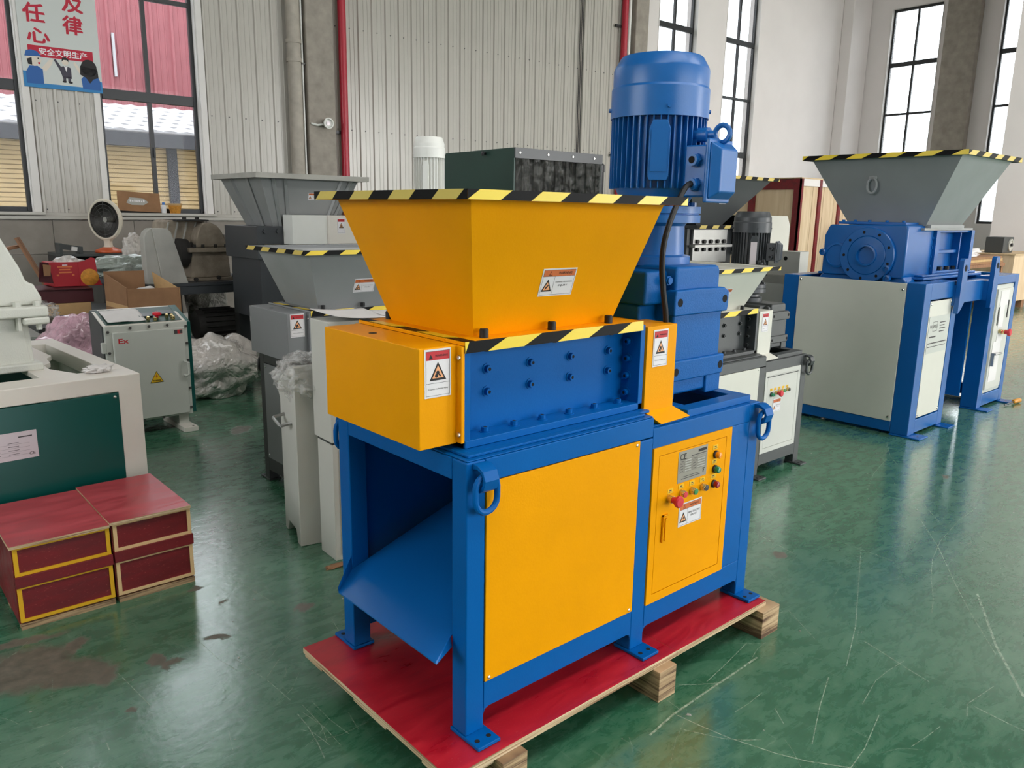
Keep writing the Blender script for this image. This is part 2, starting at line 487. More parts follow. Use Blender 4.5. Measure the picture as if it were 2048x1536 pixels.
class Print:
    """flat printing on a thin plate: (u, v) in metres from the plate's lower left corner; the layers lie a hair above one another"""
    def __init__(self, w, h, base, thick=0.0012, step=0.00035):
        self.mb = MB(); self.mats = [base]; self.w = w; self.h = h; self.st = step; self.top = thick
        self.mb.box(0, w, 0, h, 0, thick)
        self.k = 0
    def mi(self, m):
        if m not in self.mats: self.mats.append(m)
        return self.mats.index(m)
    def poly(self, pts, mat, layer=1):
        z = self.top + self.st * layer
        self.mb.add([(u, v, z) for u, v in pts], [tuple(range(len(pts)))], self.mi(mat)); return self
    def rect(self, u0, u1, v0, v1, mat, layer=1):
        return self.poly([(u0, v0), (u1, v0), (u1, v1), (u0, v1)], mat, layer)
    def frame(self, u0, u1, v0, v1, t, mat, layer=2):
        self.rect(u0, u1, v0, v0 + t, mat, layer); self.rect(u0, u1, v1 - t, v1, mat, layer)
        self.rect(u0, u0 + t, v0, v1, mat, layer); return self.rect(u1 - t, u1, v0, v1, mat, layer)
    def disc(self, u, v, r, mat, layer=1, n=20, ry=None):
        ry = r if ry is None else ry
        return self.poly([(u + r * math.cos(2 * PI * k / n), v + ry * math.sin(2 * PI * k / n)) for k in range(n)], mat, layer)
    def tri(self, u, v, s, mat, layer=1):  # centred on u, base at v, side s
        return self.poly([(u - s / 2, v), (u + s / 2, v), (u, v + s * 0.92)], mat, layer)
    def text(self, s, u0, u1, v0, v1, mat, layer=2, bold=0.0, heavy=0.0):
        if heavy:
            for k, (a, b) in enumerate(((-1, -0.6), (1, -0.6), (0, 1), (0, 0))): self.text(s, u0 + a * heavy, u1 + a * heavy, v0 + b * heavy, v1 + b * heavy, mat, layer + 0.2 * k)
            return self
        vs, fs, w, h = text_poly(s, bold)
        if not fs: return self
        k = min((u1 - u0) / w, (v1 - v0) / h) if h > 0 else (u1 - u0) / w
        kx = (u1 - u0) / w
        kx = min(kx, k * 1.6)
        ou = (u0 + u1) / 2 - w * kx / 2; ov = (v0 + v1) / 2 - h * k / 2
        z = self.top + self.st * layer
        self.mb.add([(ou + a * kx, ov + b * k, z) for a, b in vs], fs, self.mi(mat)); return self
    def build(self, name, parent, origin, udir, vdir, label=None):
        u = Vector(udir).normalized(); v = Vector(vdir).normalized(); nn = u.cross(v)
        X = Matrix((u, v, nn)).transposed().to_4x4(); X.translation = Vector(origin)
        o = self.mb.build(name, self.mats, parent, label=label)
        o.matrix_local = X
        return o

def warn_tall(parent, origin, udir, vdir, w=0.082, h=0.125, label='white sticker with red header and black-edged warning triangle'):
    p = Print(w, h, 'sticker_white'); a = w / 0.082; b = h / 0.125
    p.rect(0.005 * a, 0.077 * a, 0.097 * b, 0.119 * b, 'ink_red', 1)
    p.frame(0.004 * a, 0.078 * a, 0.005 * b, 0.12 * b, 0.0008, 'ink_black', 2)
    p.rect(0.004 * a, 0.078 * a, 0.037 * b, 0.0378 * b, 'ink_black', 2)
    p.tri(0.019 * a, 0.1 * b, 0.013 * a, 'ink_black', 2)
    p.text('WARNING', 0.032 * a, 0.072 * a, 0.102 * b, 0.113 * b, 'ink_black', 2, 0.01)
    p.tri(0.041 * a, 0.044 * b, 0.052 * a, 'ink_black', 1)
    p.tri(0.041 * a, 0.05 * b, 0.036 * a, 'ink_peach', 2)
    p.disc(0.040 * a, 0.064 * b, 0.005 * a, 'ink_black', 3); p.disc(0.036 * a, 0.056 * b, 0.005 * a, 'ink_black', 3)
    p.poly([(0.042 * a, 0.058 * b), (0.051 * a, 0.052 * b), (0.05 * a, 0.056 * b), (0.044 * a, 0.062 * b)], 'ink_black', 3)
    p.text('Caution, mechanical injury', 0.011 * a, 0.073 * a, 0.018 * b, 0.026 * b, 'ink_black', 2)
    return p.build('warning_label', parent, origin, udir, vdir, label)
def warn_wide(parent, origin, udir, vdir, w=0.125, h=0.08, lines=('WARNING MECHANICAL', 'INJURY'), bolt=False, label='white sticker with orange header and small warning triangle'):
    p = Print(w, h, 'sticker_white'); a = w / 0.125; b = h / 0.08
    p.rect(0.005 * a, 0.12 * a, 0.058 * b, 0.076 * b, 'ink_orange', 1)
    p.frame(0.004 * a, 0.121 * a, 0.004 * b, 0.0765 * b, 0.0008, 'ink_black', 2)
    p.rect(0.004 * a, 0.121 * a, 0.0572 * b, 0.058 * b, 'ink_black', 2)
    p.rect(0.047 * a, 0.0478 * a, 0.004 * b, 0.058 * b, 'ink_black', 2)
    p.tri(0.03 * a, 0.061 * b, 0.013 * a, 'ink_black', 2); p.tri(0.03 * a, 0.0625 * b, 0.009 * a, 'ink_orange', 3)
    p.text('WARNING', 0.058 * a, 0.108 * a, 0.062 * b, 0.072 * b, 'ink_black', 2, 0.01)
    p.tri(0.0255 * a, 0.014 * b, 0.038 * a, 'ink_black', 1); p.tri(0.0255 * a, 0.0185 * b, 0.025 * a, 'ink_peach', 2)
    if bolt:
        p.poly([(0.027 * a, 0.037 * b), (0.022 * a, 0.027 * b), (0.026 * a, 0.027 * b), (0.024 * a, 0.02 * b), (0.03 * a, 0.03 * b), (0.026 * a, 0.03 * b)], 'ink_black', 3)
    else:
        p.poly([(0.019 * a, 0.02 * b), (0.022 * a, 0.02 * b), (0.031 * a, 0.032 * b), (0.028 * a, 0.034 * b), (0.02 * a, 0.026 * b)], 'ink_black', 3)
    p.text(lines[0], 0.053 * a, 0.116 * a, 0.037 * b, 0.044 * b, 'ink_black', 2)
    if len(lines) > 1: p.text(lines[1], 0.066 * a, 0.1 * a, 0.026 * b, 0.033 * b, 'ink_black', 2)
    return p.build('warning_label', parent, origin, udir, vdir, label)

def tape(name, parent, A, B, up, nrm, h, period, phase=0.0, slant=0.6, off=0.0015, frac=0.5, yellow='tape_yellow', label='black and yellow striped hazard tape'):
    """striped tape from A to B, lower edge on A-B, height h along up, standing off along nrm"""
    A = Vector(A); B = Vector(B); up = Vector(up).normalized(); nrm = Vector(nrm).normalized()
    L = (B - A).length; t = (B - A) / L
    mb = MB(); sl = slant * h
    def strip(a, b, mat, o):
        q = [max(0, min(L, a)), max(0, min(L, b)), max(0, min(L, b + sl)), max(0, min(L, a + sl))]
        if q[1] - q[0] < 1e-4 and q[2] - q[3] < 1e-4: return
        base = A + nrm * o
        f = [base + t * q[0], base + t * q[1], base + t * q[2] + up * h, base + t * q[3] + up * h]
        g = [p - nrm * (o - 0.0002) for p in f]
        mb.add(f + g, [(0, 1, 2, 3), (7, 6, 5, 4), (0, 4, 5, 1), (1, 5, 6, 2), (2, 6, 7, 3), (3, 7, 4, 0)], mat)
    strip(-sl - 1, L + 1, 0, off * 0.6)
    x = phase - period * 2
    while x < L:
        strip(x, x + period * frac, 1, off)
        x += period
    return mb.build(name, ['tape_black', yellow], parent, label=label)

def bolt_head(mb, p, nrm, r=0.008, h=0.009, mat=0, sock=None):
    p = Vector(p); nrm = Vector(nrm).normalized()
    mb.cyl(p, p + nrm * 0.002, r * 1.5, 12, mat)
    mb.cyl(p, p + nrm * h, r, 10, mat)
    if sock is not None: mb.cyl(p + nrm * h, p + nrm * (h + 0.0004), r * 0.5, 6, sock)
def hopper_walls(bot, top, z0, z1, th=0.004):
    """open funnel: bot / top = (x0, x1, y0, y1)"""
    mb = MB()
    def ring(r, z, o=0.0): return [(r[0] + o, r[2] + o, z), (r[1] - o, r[2] + o, z), (r[1] - o, r[3] - o, z), (r[0] + o, r[3] - o, z)]
    vs = ring(bot, z0) + ring(top, z1) + ring(bot, z0, th) + ring(top, z1, th)
    fs = []
    for i in range(4):
        j = (i + 1) % 4
        fs += [(i, j, 4 + j, 4 + i), (8 + j, 8 + i, 12 + i, 12 + j), (4 + i, 4 + j, 12 + j, 12 + i), (j, i, 8 + i, 8 + j)]
    mb.add(vs, fs)
    return mb
def ring_frame(mb, x0, x1, y0, y1, w, z0, z1, mat=0):
    mb.box(x0, x1, y0, y0 + w, z0, z1, mat); mb.box(x0, x1, y1 - w, y1, z0, z1, mat)
    mb.box(x0, x0 + w, y0 + w, y1 - w, z0, z1, mat); mb.box(x1 - w, x1, y0 + w, y1 - w, z0, z1, mat)
def blob(name, mat, c, rad, seed=0, amp=0.18, freq=2.2, parent=None, sub=4, floor=None, octv=3):
    bm = bmesh.new(); bmesh.ops.create_icosphere(bm, subdivisions=sub, radius=1.0)
    off = Vector((seed * 3.1, seed * 1.7, seed))
    for v in bm.verts:
        d = v.co.copy()
        k = 1 + amp * noise.fractal(d * freq + off, 1.0, 2.0, octv) - amp * 0.35 * (1 - min(1, 3 * abs(noise.noise(d * freq * 1.7 + off)))) 
        p = Vector((d.x * rad[0], d.y * rad[1], d.z * rad[2])) * k
        if floor is not None and p.z < floor: p.z = floor - 0.002 * random.random()
        v.co = p
    me = bpy.data.meshes.new(name); bm.to_mesh(me); bm.free()
    me.materials.append(M[mat])
    me.polygons.foreach_set('use_smooth', [True] * len(me.polygons))
    o = bpy.data.objects.new(name, me); COL.objects.link(o); o.location = c
    if parent: o.parent = parent
    return o
# ================================================================ THE HALL
BWL = (2.1, 9.228, 0.0); BWR = math.radians(-2)          # back wall: local x runs along it, local y points outdoors
EWL = (19.101, 8.634, 0.0); EWR = math.radians(-92)      # end wall
HZ = 9.0

fl = MB(); fl.box(-9.2, 20.2, -10.2, 9.75, -0.12, 0.0)
struct(fl.build('floor', 'epoxy_floor'), 'glossy scratched green epoxy floor with brown worn patches')
og = MB(); og.box(-30, 60, -40, 60, -0.3, -0.14)
struct(og.build('ground', 'outside_ground'), 'pale concrete yard outside the windows')
ce = MB(); ce.box(-9.2, 20.5, -10.2, 10.2, HZ, HZ + 0.15)
struct(ce.build('ceiling', 'roof_sheet'), 'pale sheet metal roof of the hall')

def wall(name, loc, rz, s0, s1, openings, mat, y0=0.0, y1=0.28, label=None):
    mb = MB(); x = s0
    for (a, b, za, zb) in sorted(openings):
        mb.box(x, a, y0, y1, 0, HZ)
        if za > 0: mb.box(a, b, y0, y1, 0, za)
        mb.box(a, b, y0, y1, zb, HZ)
        x = b
    mb.box(x, s1, y0, y1, 0, HZ)
    return struct(mb.build(name, mat, loc=loc, rot=(0, 0, rz)), label)
WZ0, WZ1 = 1.47, 6.45
BWIN = [(-2.46, -1.27), (-0.47, 0.72), (9.5, 10.68), (11.62, 12.80)]
EWIN = [(0.78, 1.98), (3.25, 4.45)]
wb = wall('wall_back', BWL, BWR, -11.5, 17.3, [(a, b, WZ0, WZ1) for a, b in BWIN], 'plaster', label='long hall wall, ribbed metal cladding then pale plaster')
we = wall('wall_end', EWL, EWR, -0.3, 19.2, [(a, b, WZ0, WZ1) for a, b in EWIN], 'plaster', label='pale plastered end wall of the hall with tall windows')
struct(wall('wall_front', (-9.2, -10.1, 0), 0, 0, 29.0, [(8.2, 17.2, 0, 5.5), (19.7, 24.7, 0, 5.5)], 'plaster', -0.28, 0.0), 'plastered wall with openings for the added fill lights behind the camera')  # openings left where the added front fills sit
struct(wall('wall_left', (-9.1, 9.9, 0), math.radians(-90), 0, 20.0, [(3.9, 9.9, 2.1, 5.7)], 'plaster', -0.28, 0.0), 'plastered wall far to the side')
pil = MB(); pil.box(16.75, 18.9, 2.6, 4.30, 0, HZ)
struct(pil.build('wall_right', 'plaster'), 'smooth pale pier in front of the end wall')

# ribbed metal cladding, one sheet after another
PP = [(0, 0), (.012, -.024), (.036, -.024), (.048, 0), (.1, 0), (.105, -.006), (.115, -.006), (.12, 0), (.165, 0), (.17, -.006), (.18, -.006), (.185, 0), (.2255, 0)]
def sheet(mat, z0, z1, k=1.0):
    mb = MB(); n = len(PP)
    vs = [(x * k, y * k - 0.004, z0) for x, y in PP] + [(x * k, y * k - 0.004, z1) for x, y in PP]
    mb.add(vs, [(i, i + 1, n + i + 1, n + i) for i in range(n - 1)])
    return mb
first = sheet('cladding', 1.42, 8.9).build('cladding_panel', 'cladding', wb)
first.location = (-1.19, 0, 0)
xs = [-0.965, -0.74, 0.80, 1.025, 1.25, 1.475, 1.70, 1.925] + [2.56 + 0.225 * k for k in range(27)]
for x in xs: clone(first, wb, (x, 0, 0))
# flat-head screws of the cladding, in rows
sc = MB()
for z, a, b in ((4.08, 2.6, 8.6), (2.69, 2.6, 8.6), (2.72, -1.2, -0.5), (2.72, 0.8, 2.1), (1.5, 0.8, 2.1), (1.5, -1.2, -0.5), (5.4, 2.6, 8.6)):
    x = a + 0.06
    while x < b:
        sc.cyl((x, -0.004, z), (x, -0.012, z), 0.009, 8); x += 0.225
sc.build('cladding_screws', 'steel_dark', wb, kind='stuff')

# low block wall under the cladding
bl = MB(); bl.box(0, 0.896, -0.018, 0.02, 0, 0.396)
b0 = bl.build('concrete_block', 'block', wb, bevel=0.003, seg=1)
b0.location = (-2.9, 0, 0.98)
for r in range(3):
    for k in range(6):
        if r == 0 and k == 0: continue
        clone(b0, wb, (-2.9 + 0.9 * k - (0.45 if r % 2 else 0), 0, 0.98 - 0.4 * r))
rl = MB(); rl.box(-3.2, 2.1, -0.06, 0.0, 1.385, 1.425); rl.box(-3.2, 2.1, -0.035, 0.0, 1.425, 1.462)
struct(rl.build('trim_1', 'cladding', loc=BWL, rot=(0, 0, BWR), bevel=0.004, seg=1), 'pale metal rail along the top of the block wall')

# columns
def column(loc, rz, x0, x1, y, label, mat='concrete'):
    mb = MB(); mb.box(x0, x1, y, 0.0, 0, HZ)
    struct(mb.build('column', mat, loc=loc, rot=(0, 0, rz), bevel=0.02, seg=2), label)
column(BWL, BWR, 2.14, 2.56, -0.16, 'rough concrete column beside the red pipe')
column(BWL, BWR, 8.70, 9.05, -0.16, 'rough concrete column behind the blue motor')
column(BWL, BWR, 16.15, 17.0, -0.28, 'pale column in the far corner', 'plaster')
column(EWL, EWR, 2.14, 2.86, -0.2, 'rough grey concrete column between the end wall windows')

# pipes on the back wall
def onwall(name, mat, label, cat, build, loc=BWL, rz=BWR):
    t = thing(name, label, cat, loc, rz)
    build(t); return t
def dpipe(t):
    mb = MB(); mb.cyl((1.98, -0.12, 0), (1.98, -0.12, HZ), 0.09, 20); mb.build('pipe', 'pipe_grey', t)
    for z in (3.74, 3.50):
        mb = MB(); mb.cyl((1.98, -0.12, z), (1.98, -0.12, z + 0.05), 0.104, 20); mb.build('collar', 'pipe_grey', t)
onwall('downpipe', None, 'thick weathered grey downpipe beside the concrete column', 'pipe', dpipe)
def thinp(t):
    mb = MB(); mb.cyl((2.105, -0.1, 0), (2.105, -0.1, HZ), 0.014, 10); mb.build('conduit', 'motor_white', t)
    for z in (2.0, 3.49, 5.0):
        mb = MB(); mb.box(2.09, 2.15, -0.12, -0.09, z, z + 0.02); mb.build('clip', 'steel_dark', t)
onwall('conduit_pipe', None, 'thin white conduit running up between downpipe and column', 'pipe', thinp)
def redp(x, r):
    def f(t):
        mb = MB(); mb.cyl((x, -0.1, 0), (x, -0.1, HZ), r, 18); mb.build('pipe', 'pipe_red', t)
        for z in (2.62, 4.9):
            mb = MB(); mb.box(x - 0.19, x + 0.01, -0.07, -0.03, z, z + 0.04); mb.build('clamp', 'window_black', t)
    return f
onwall('fire_pipe', None, 'red fire main pipe to the side of the round wall horn', 'pipe', redp(2.72, 0.058))
onwall('fire_pipe', None, 'red fire main pipe behind the blue motor', 'pipe', redp(8.46, 0.06))
def whitep(t):
    mb = MB(); mb.cyl((8.6, -0.08, 0), (8.6, -0.08, HZ), 0.035, 14); mb.build('pipe', 'motor_white', t)
onwall('conduit_pipe', None, 'white pipe next to the far red fire pipe', 'pipe', whitep)
def cables(t):
    for k in range(3):
        mb = MB(); mb.tube([(7.4 + 0.035 * k, -0.035, z) for z in (1.2, 3, 5, HZ)], 0.008, 6); mb.build('cable', 'black_rubber', t)
onwall('cable_run', None, 'three black cables running down the ribbed cladding', 'cable', cables)
def horn(t):
    mb = MB(); mb.lathe([(0.05, 0), (0.05, 0.05), (0.07, 0.06), (0.075, 0.09), (0.058, 0.095), (0.055, 0.06), (0, 0.055)], 24, X=Matrix.Translation((2.39, -0.18, 2.73)) @ Matrix.Rotation(PI / 2, 4, 'X'))
    mb.build('bell', 'motor_white', t)
    mb = MB(); mb.lathe([(0.03, 0), (0.03, 0.012), (0, 0.014)], 16, X=Matrix.Translation((2.39, -0.235, 2.73)) @ Matrix.Rotation(PI / 2, 4, 'X')); mb.build('lens', 'plate_silver', t)
    mb = MB(); mb.tube([(2.17, -0.17, 2.72), (2.25, -0.2, 2.7), (2.36, -0.2, 2.72)], 0.014, 8); mb.build('bracket', 'motor_white', t)
onwall('wall_horn', None, 'round white alarm horn on the concrete column', 'alarm', horn)

# windows
WN = 0
def window(loc, rz, s0, s1, sill, label, rev_mat='plaster_white', y=0.085):
    global WN
    WN += 1
    t = sempty('window_%d' % WN, loc, rz); t['label'] = label
    f = 0.055
    mb = MB()
    mb.box(s0, s0 + f, y, y + 0.06, WZ0, WZ1); mb.box(s1 - f, s1, y, y + 0.06, WZ0, WZ1)
    mb.box(s0 + f, s1 - f, y, y + 0.06, WZ0, WZ0 + f); mb.box(s0 + f, s1 - f, y, y + 0.06, WZ1 - f, WZ1)
    mb.build('window_frame', 'window_black', t, bevel=0.004, seg=1)
    zs = [WZ0 + f, 2.88, 4.04, 5.19, WZ1 - f]; hw = [0.06, 0.025, 0.05]
    for z, h in zip(zs[1:-1], hw):
        mb = MB(); mb.box(s0 + f, s1 - f, y - 0.005, y + 0.055, z - h, z + h); mb.build('transom', 'window_black', t, bevel=0.004, seg=1)
    c = (s0 + s1) / 2
    for a, b in zip(zs[:-1], zs[1:]):
        mb = MB(); mb.box(c - 0.024, c + 0.024, y, y + 0.05, a, b); mb.build('mullion', 'window_black', t)
        for u, v in ((s0 + f, c - 0.024), (c + 0.024, s1 - f)):
            mb = MB(); mb.box(u, v, y + 0.028, y + 0.034, a, b); mb.build('pane', 'glass', t)
    mb = MB()
    mb.box(s0 - 0.0, s0 + 0.012, -0.01, y, WZ0, WZ1); mb.box(s1 - 0.012, s1, -0.01, y, WZ0, WZ1)
    mb.build('reveal', rev_mat, t)
    if sill:
        mb = MB(); mb.box(s0 - 0.1, s1 + 0.1, -0.10, y, WZ0 - 0.035, WZ0); mb.build('window_sill', 'cladding', t, bevel=0.003, seg=1)
        mb = MB(); mb.box(s1, s1 + 0.075, -0.032, 0.0, WZ0, WZ1); mb.box(s0 - 0.06, s0, -0.032, 0, WZ0, WZ1); mb.build('surround', rev_mat, t)
    h = MB(); h.box(c + 0.0, c + 0.02, y - 0.03, y - 0.005, 2.16, 2.28); h.build('latch', 'window_black', t)
    return t
window(BWL, BWR, *BWIN[0], True, 'tall black-framed window cut by the photo edge')
window(BWL, BWR, *BWIN[1], True, 'tall black-framed window with a red building outside')
window(BWL, BWR, *BWIN[2], False, 'tall narrow window right behind the blue motor')
window(BWL, BWR, *BWIN[3], False, 'tall narrow window next to the bare plaster corner')
window(EWL, EWR, *EWIN[0], False, 'tall window in the end wall above the large grey hopper')
window(EWL, EWR, *EWIN[1], False, 'tall end wall window partly behind the pale pier')

# safety poster hung between the two windows
P = Print(0.81, 1.9, 'poster_white', 0.004, 0.0006)
P.rect(0, 0.81, 0, 0.05, 'ink_poster_cyan', 1); P.rect(0, 0.055, 0.05, 0.17, 'ink_poster_cyan', 1); P.rect(0.76, 0.81, 0.05, 0.13, 'ink_poster_cyan', 1)
P.rect(0.07, 0.735, 0.335, 0.455, 'ink_poster_red', 1)
P.text('安全文明生产', 0.18, 0.67, 0.36, 0.435, 'sticker_white', 2, 0.0, 0.002)
P.text('任', 0.06, 0.27, 0.70, 0.90, 'ink_poster_red', 1, 0.0, 0.0065)
P.text('心', 0.08, 0.30, 0.485, 0.64, 'ink_poster_red', 1, 0.0, 0.0065)
P.text('律', 0.45, 0.65, 0.60, 0.84, 'ink_poster_red', 1, 0.0, 0.0065)
P.text('及', 0.46, 0.67, 0.86, 1.06, 'ink_poster_red', 1, 0.0, 0.0065)
# worker with cap
P.poly([(0.03, 0.04), (0.03, 0.16), (0.07, 0.23), (0.15, 0.235), (0.2, 0.2), (0.2, 0.04)], 'ink_poster_blue', 2)
P.poly([(0.19, 0.215), (0.27, 0.31), (0.315, 0.325), (0.3, 0.27), (0.23, 0.18)], 'ink_skin', 2)
P.disc(0.12, 0.30, 0.075, 'ink_skin', 3, ry=0.07); P.poly([(0.05, 0.3), (0.06, 0.245), (0.1, 0.24), (0.1, 0.32)], 'ink_black', 4)
P.poly([(0.03, 0.33), (0.05, 0.39), (0.1, 0.405), (0.16, 0.39), (0.2, 0.34), (0.12, 0.335)], 'ink_poster_blue', 5)
P.disc(0.165, 0.315, 0.008, 'ink_black', 5); P.disc(0.17, 0.265, 0.012, 'ink_poster_red', 5)
# small figure in a suit
P.poly([(0.4, 0.13), (0.4, 0.235), (0.34, 0.33), (0.32, 0.32), (0.38, 0.2), (0.41, 0.13), (0.49, 0.13), (0.49, 0.24), (0.45, 0.26)], 'ink_poster_suit', 3)
P.poly([(0.395, 0.14), (0.39, 0.255), (0.44, 0.265), (0.485, 0.25), (0.49, 0.14)], 'ink_poster_suit', 4)
P.rect(0.4, 0.43, 0.095, 0.15, 'ink_poster_suit', 4); P.rect(0.45, 0.48, 0.09, 0.15, 'ink_poster_suit', 4)
P.disc(0.412, 0.092, 0.022, 'ink_black', 5, ry=0.012); P.disc(0.475, 0.088, 0.022, 'ink_black', 5, ry=0.012)
P.poly([(0.42, 0.262), (0.44, 0.2), (0.455, 0.262)], 'sticker_white', 5)
P.disc(0.435, 0.305, 0.034, 'ink_skin', 5); P.poly([(0.4, 0.31), (0.405, 0.35), (0.44, 0.362), (0.472, 0.345), (0.47, 0.31), (0.455, 0.33), (0.42, 0.33)], 'ink_black', 6)
# woman with long hair
P.poly([(0.6, 0.03), (0.59, 0.14), (0.63, 0.19), (0.77, 0.18), (0.79, 0.13), (0.79, 0.03)], 'ink_poster_blue', 3)
P.poly([(0.58, 0.19), (0.52, 0.3), (0.535, 0.325), (0.58, 0.26), (0.6, 0.2)], 'ink_skin', 3)
P.disc(0.68, 0.27, 0.085, 'ink_black', 4, ry=0.095); P.poly([(0.59, 0.29), (0.58, 0.19), (0.64, 0.16), (0.68, 0.1), (0.72, 0.15), (0.775, 0.17), (0.77, 0.26)], 'ink_black', 4)
BWM = Matrix.Translation(BWL) @ Matrix.Rotation(BWR, 4, 'Z')
po = P.build('poster', None, BWM @ Vector((-1.24, -0.036, 2.86)), BWM.to_3x3() @ Vector((1, 0, 0)), (0, 0, 1))
tag(po, 'safety poster with red lettering and cartoon workers between the windows', 'poster')

# ---------------------------------------------------------------- outdoors
rb = thing('workshop_building', 'red ribbed metal building outside the windows', 'building', BWL, BWR)
mb = MB(); mb.box(-9, 11.0, 9.03, 16, 0, 7.0); mb.build('wall', 'outside_red', rb)
s1 = sheet('outside_red', 0, 7.0, 2.0).build('wall_panel', 'outside_red', rb); s1.location = (-9, 9.03, 0)
for k in range(1, 44): clone(s1, rb, (-9 + 0.45 * k, 9.03, 0))
for (a, b) in ((1.9, 5.2), (2.55, 3.9), (0.2, 5.0)):
    mb = MB(); mb.box(a, a + 0.05, 8.94, 9.0, 3.3 + b * 0.2, 3.3 + b * 0.2 + 0.9); mb.build('downspout', 'outside_tile', rb)
lb = thing('garage_building', 'low beige garage with grey eaves seen through the windows', 'building', BWL, BWR)
mb = MB(); mb.box(-9, 7.2, 4.75, 7.0, 0, 2.6); mb.build('wall', 'outside_beige', lb)
mb = MB()
z = 0.1
while z < 2.58:
    mb.box(-9, 7.2, 4.70, 4.75, z, z + 0.062); z += 0.075
mb.build('door_slats', 'outside_beige', lb, kind='stuff')
for x in (-3.6, -1.9, -0.15, 1.62, 2.18, 2.86, 4.6):
    mb = MB(); mb.box(x, x + (0.16 if x not in (2.86,) else 0.07), 4.60, 4.72, 0, 2.6); mb.build('door_post', 'outside_grey', lb)
mb = MB(); mb.box(-9.2, 7.4, 4.1, 4.3, 2.56, 2.80); mb.build('gutter', 'outside_grey', lb)
mb = MB(); mb.hexa([(-9.2, 4.1, 2.78), (7.4, 4.1, 2.78), (7.4, 7.2, 2.78), (-9.2, 7.2, 2.78)], [(-9.2, 4.1, 2.82), (7.4, 4.1, 2.82), (5.5, 6.0, 3.42), (-9.2, 6.0, 3.42)]); mb.build('roof', 'outside_tile', lb)
mb = MB()
for i in range(60):
    for j in range(6):
        x = -9.1 + i * 0.27 + (0.13 if j % 2 else 0); y = 4.12 + j * 0.31
        if x > 7.2 - j * 0.36: continue
        zz = 2.83 + j * 0.098
        mb.add([(x, y, zz), (x + 0.27, y, zz), (x + 0.27, y + 0.33, zz + 0.10), (x, y + 0.33, zz + 0.10), (x + 0.135, y - 0.0, zz + 0.025), (x + 0.135, y + 0.33, zz + 0.125)], [(0, 4, 5, 3), (4, 1, 2, 5), (0, 1, 4)])
mb.build('roof_tiles', 'outside_tile', lb, kind='stuff')
# ================================================================ MACHINES: builders
def stadium(cx, y, z0, z1, hw, n=8):
    pts = []
    for k in range(n + 1):
        a = PI * k / n
        pts.append((cx + hw * math.cos(a), y, z1 - hw + hw * math.sin(a)))
    for k in range(n + 1):
        a = PI + PI * k / n
        pts.append((cx + hw * math.cos(a), y, z0 + hw + hw * math.sin(a)))
    return pts
def lug(t, cx, y, zt, mat, side=-1, s=1.0):
    """bent lifting lug on a frame face with its drop ring; side -1 stands off towards -y, +1 towards +y"""
    prof = [(0, 0), (-0.02, 0.0), (-0.042, -0.012), (-0.052, -0.036), (-0.044, -0.062), (-0.026, -0.074), (-0.012, -0.066), (-0.012, -0.056), (-0.026, -0.06), (-0.038, -0.05), (-0.042, -0.035), (-0.034, -0.018), (-0.016, -0.012), (0, -0.016)]
    mb = MB(); mb.prism([(y - side * 0 + (-side) * a * s if side > 0 else y + a * s, zt + b * s) for a, b in prof], 'X', cx - 0.024 * s, cx + 0.024 * s)
    l = mb.build('lifting_lug', mat, t, bevel=0.002, seg=1)
    mb = MB(); mb.tube(stadium(cx, y + side * 0.028 * s, zt - 0.128 * s, zt - 0.026 * s, 0.036 * s), 0.0085 * s, 10, closed=True)
    mb.build('drop_ring', mat, l)

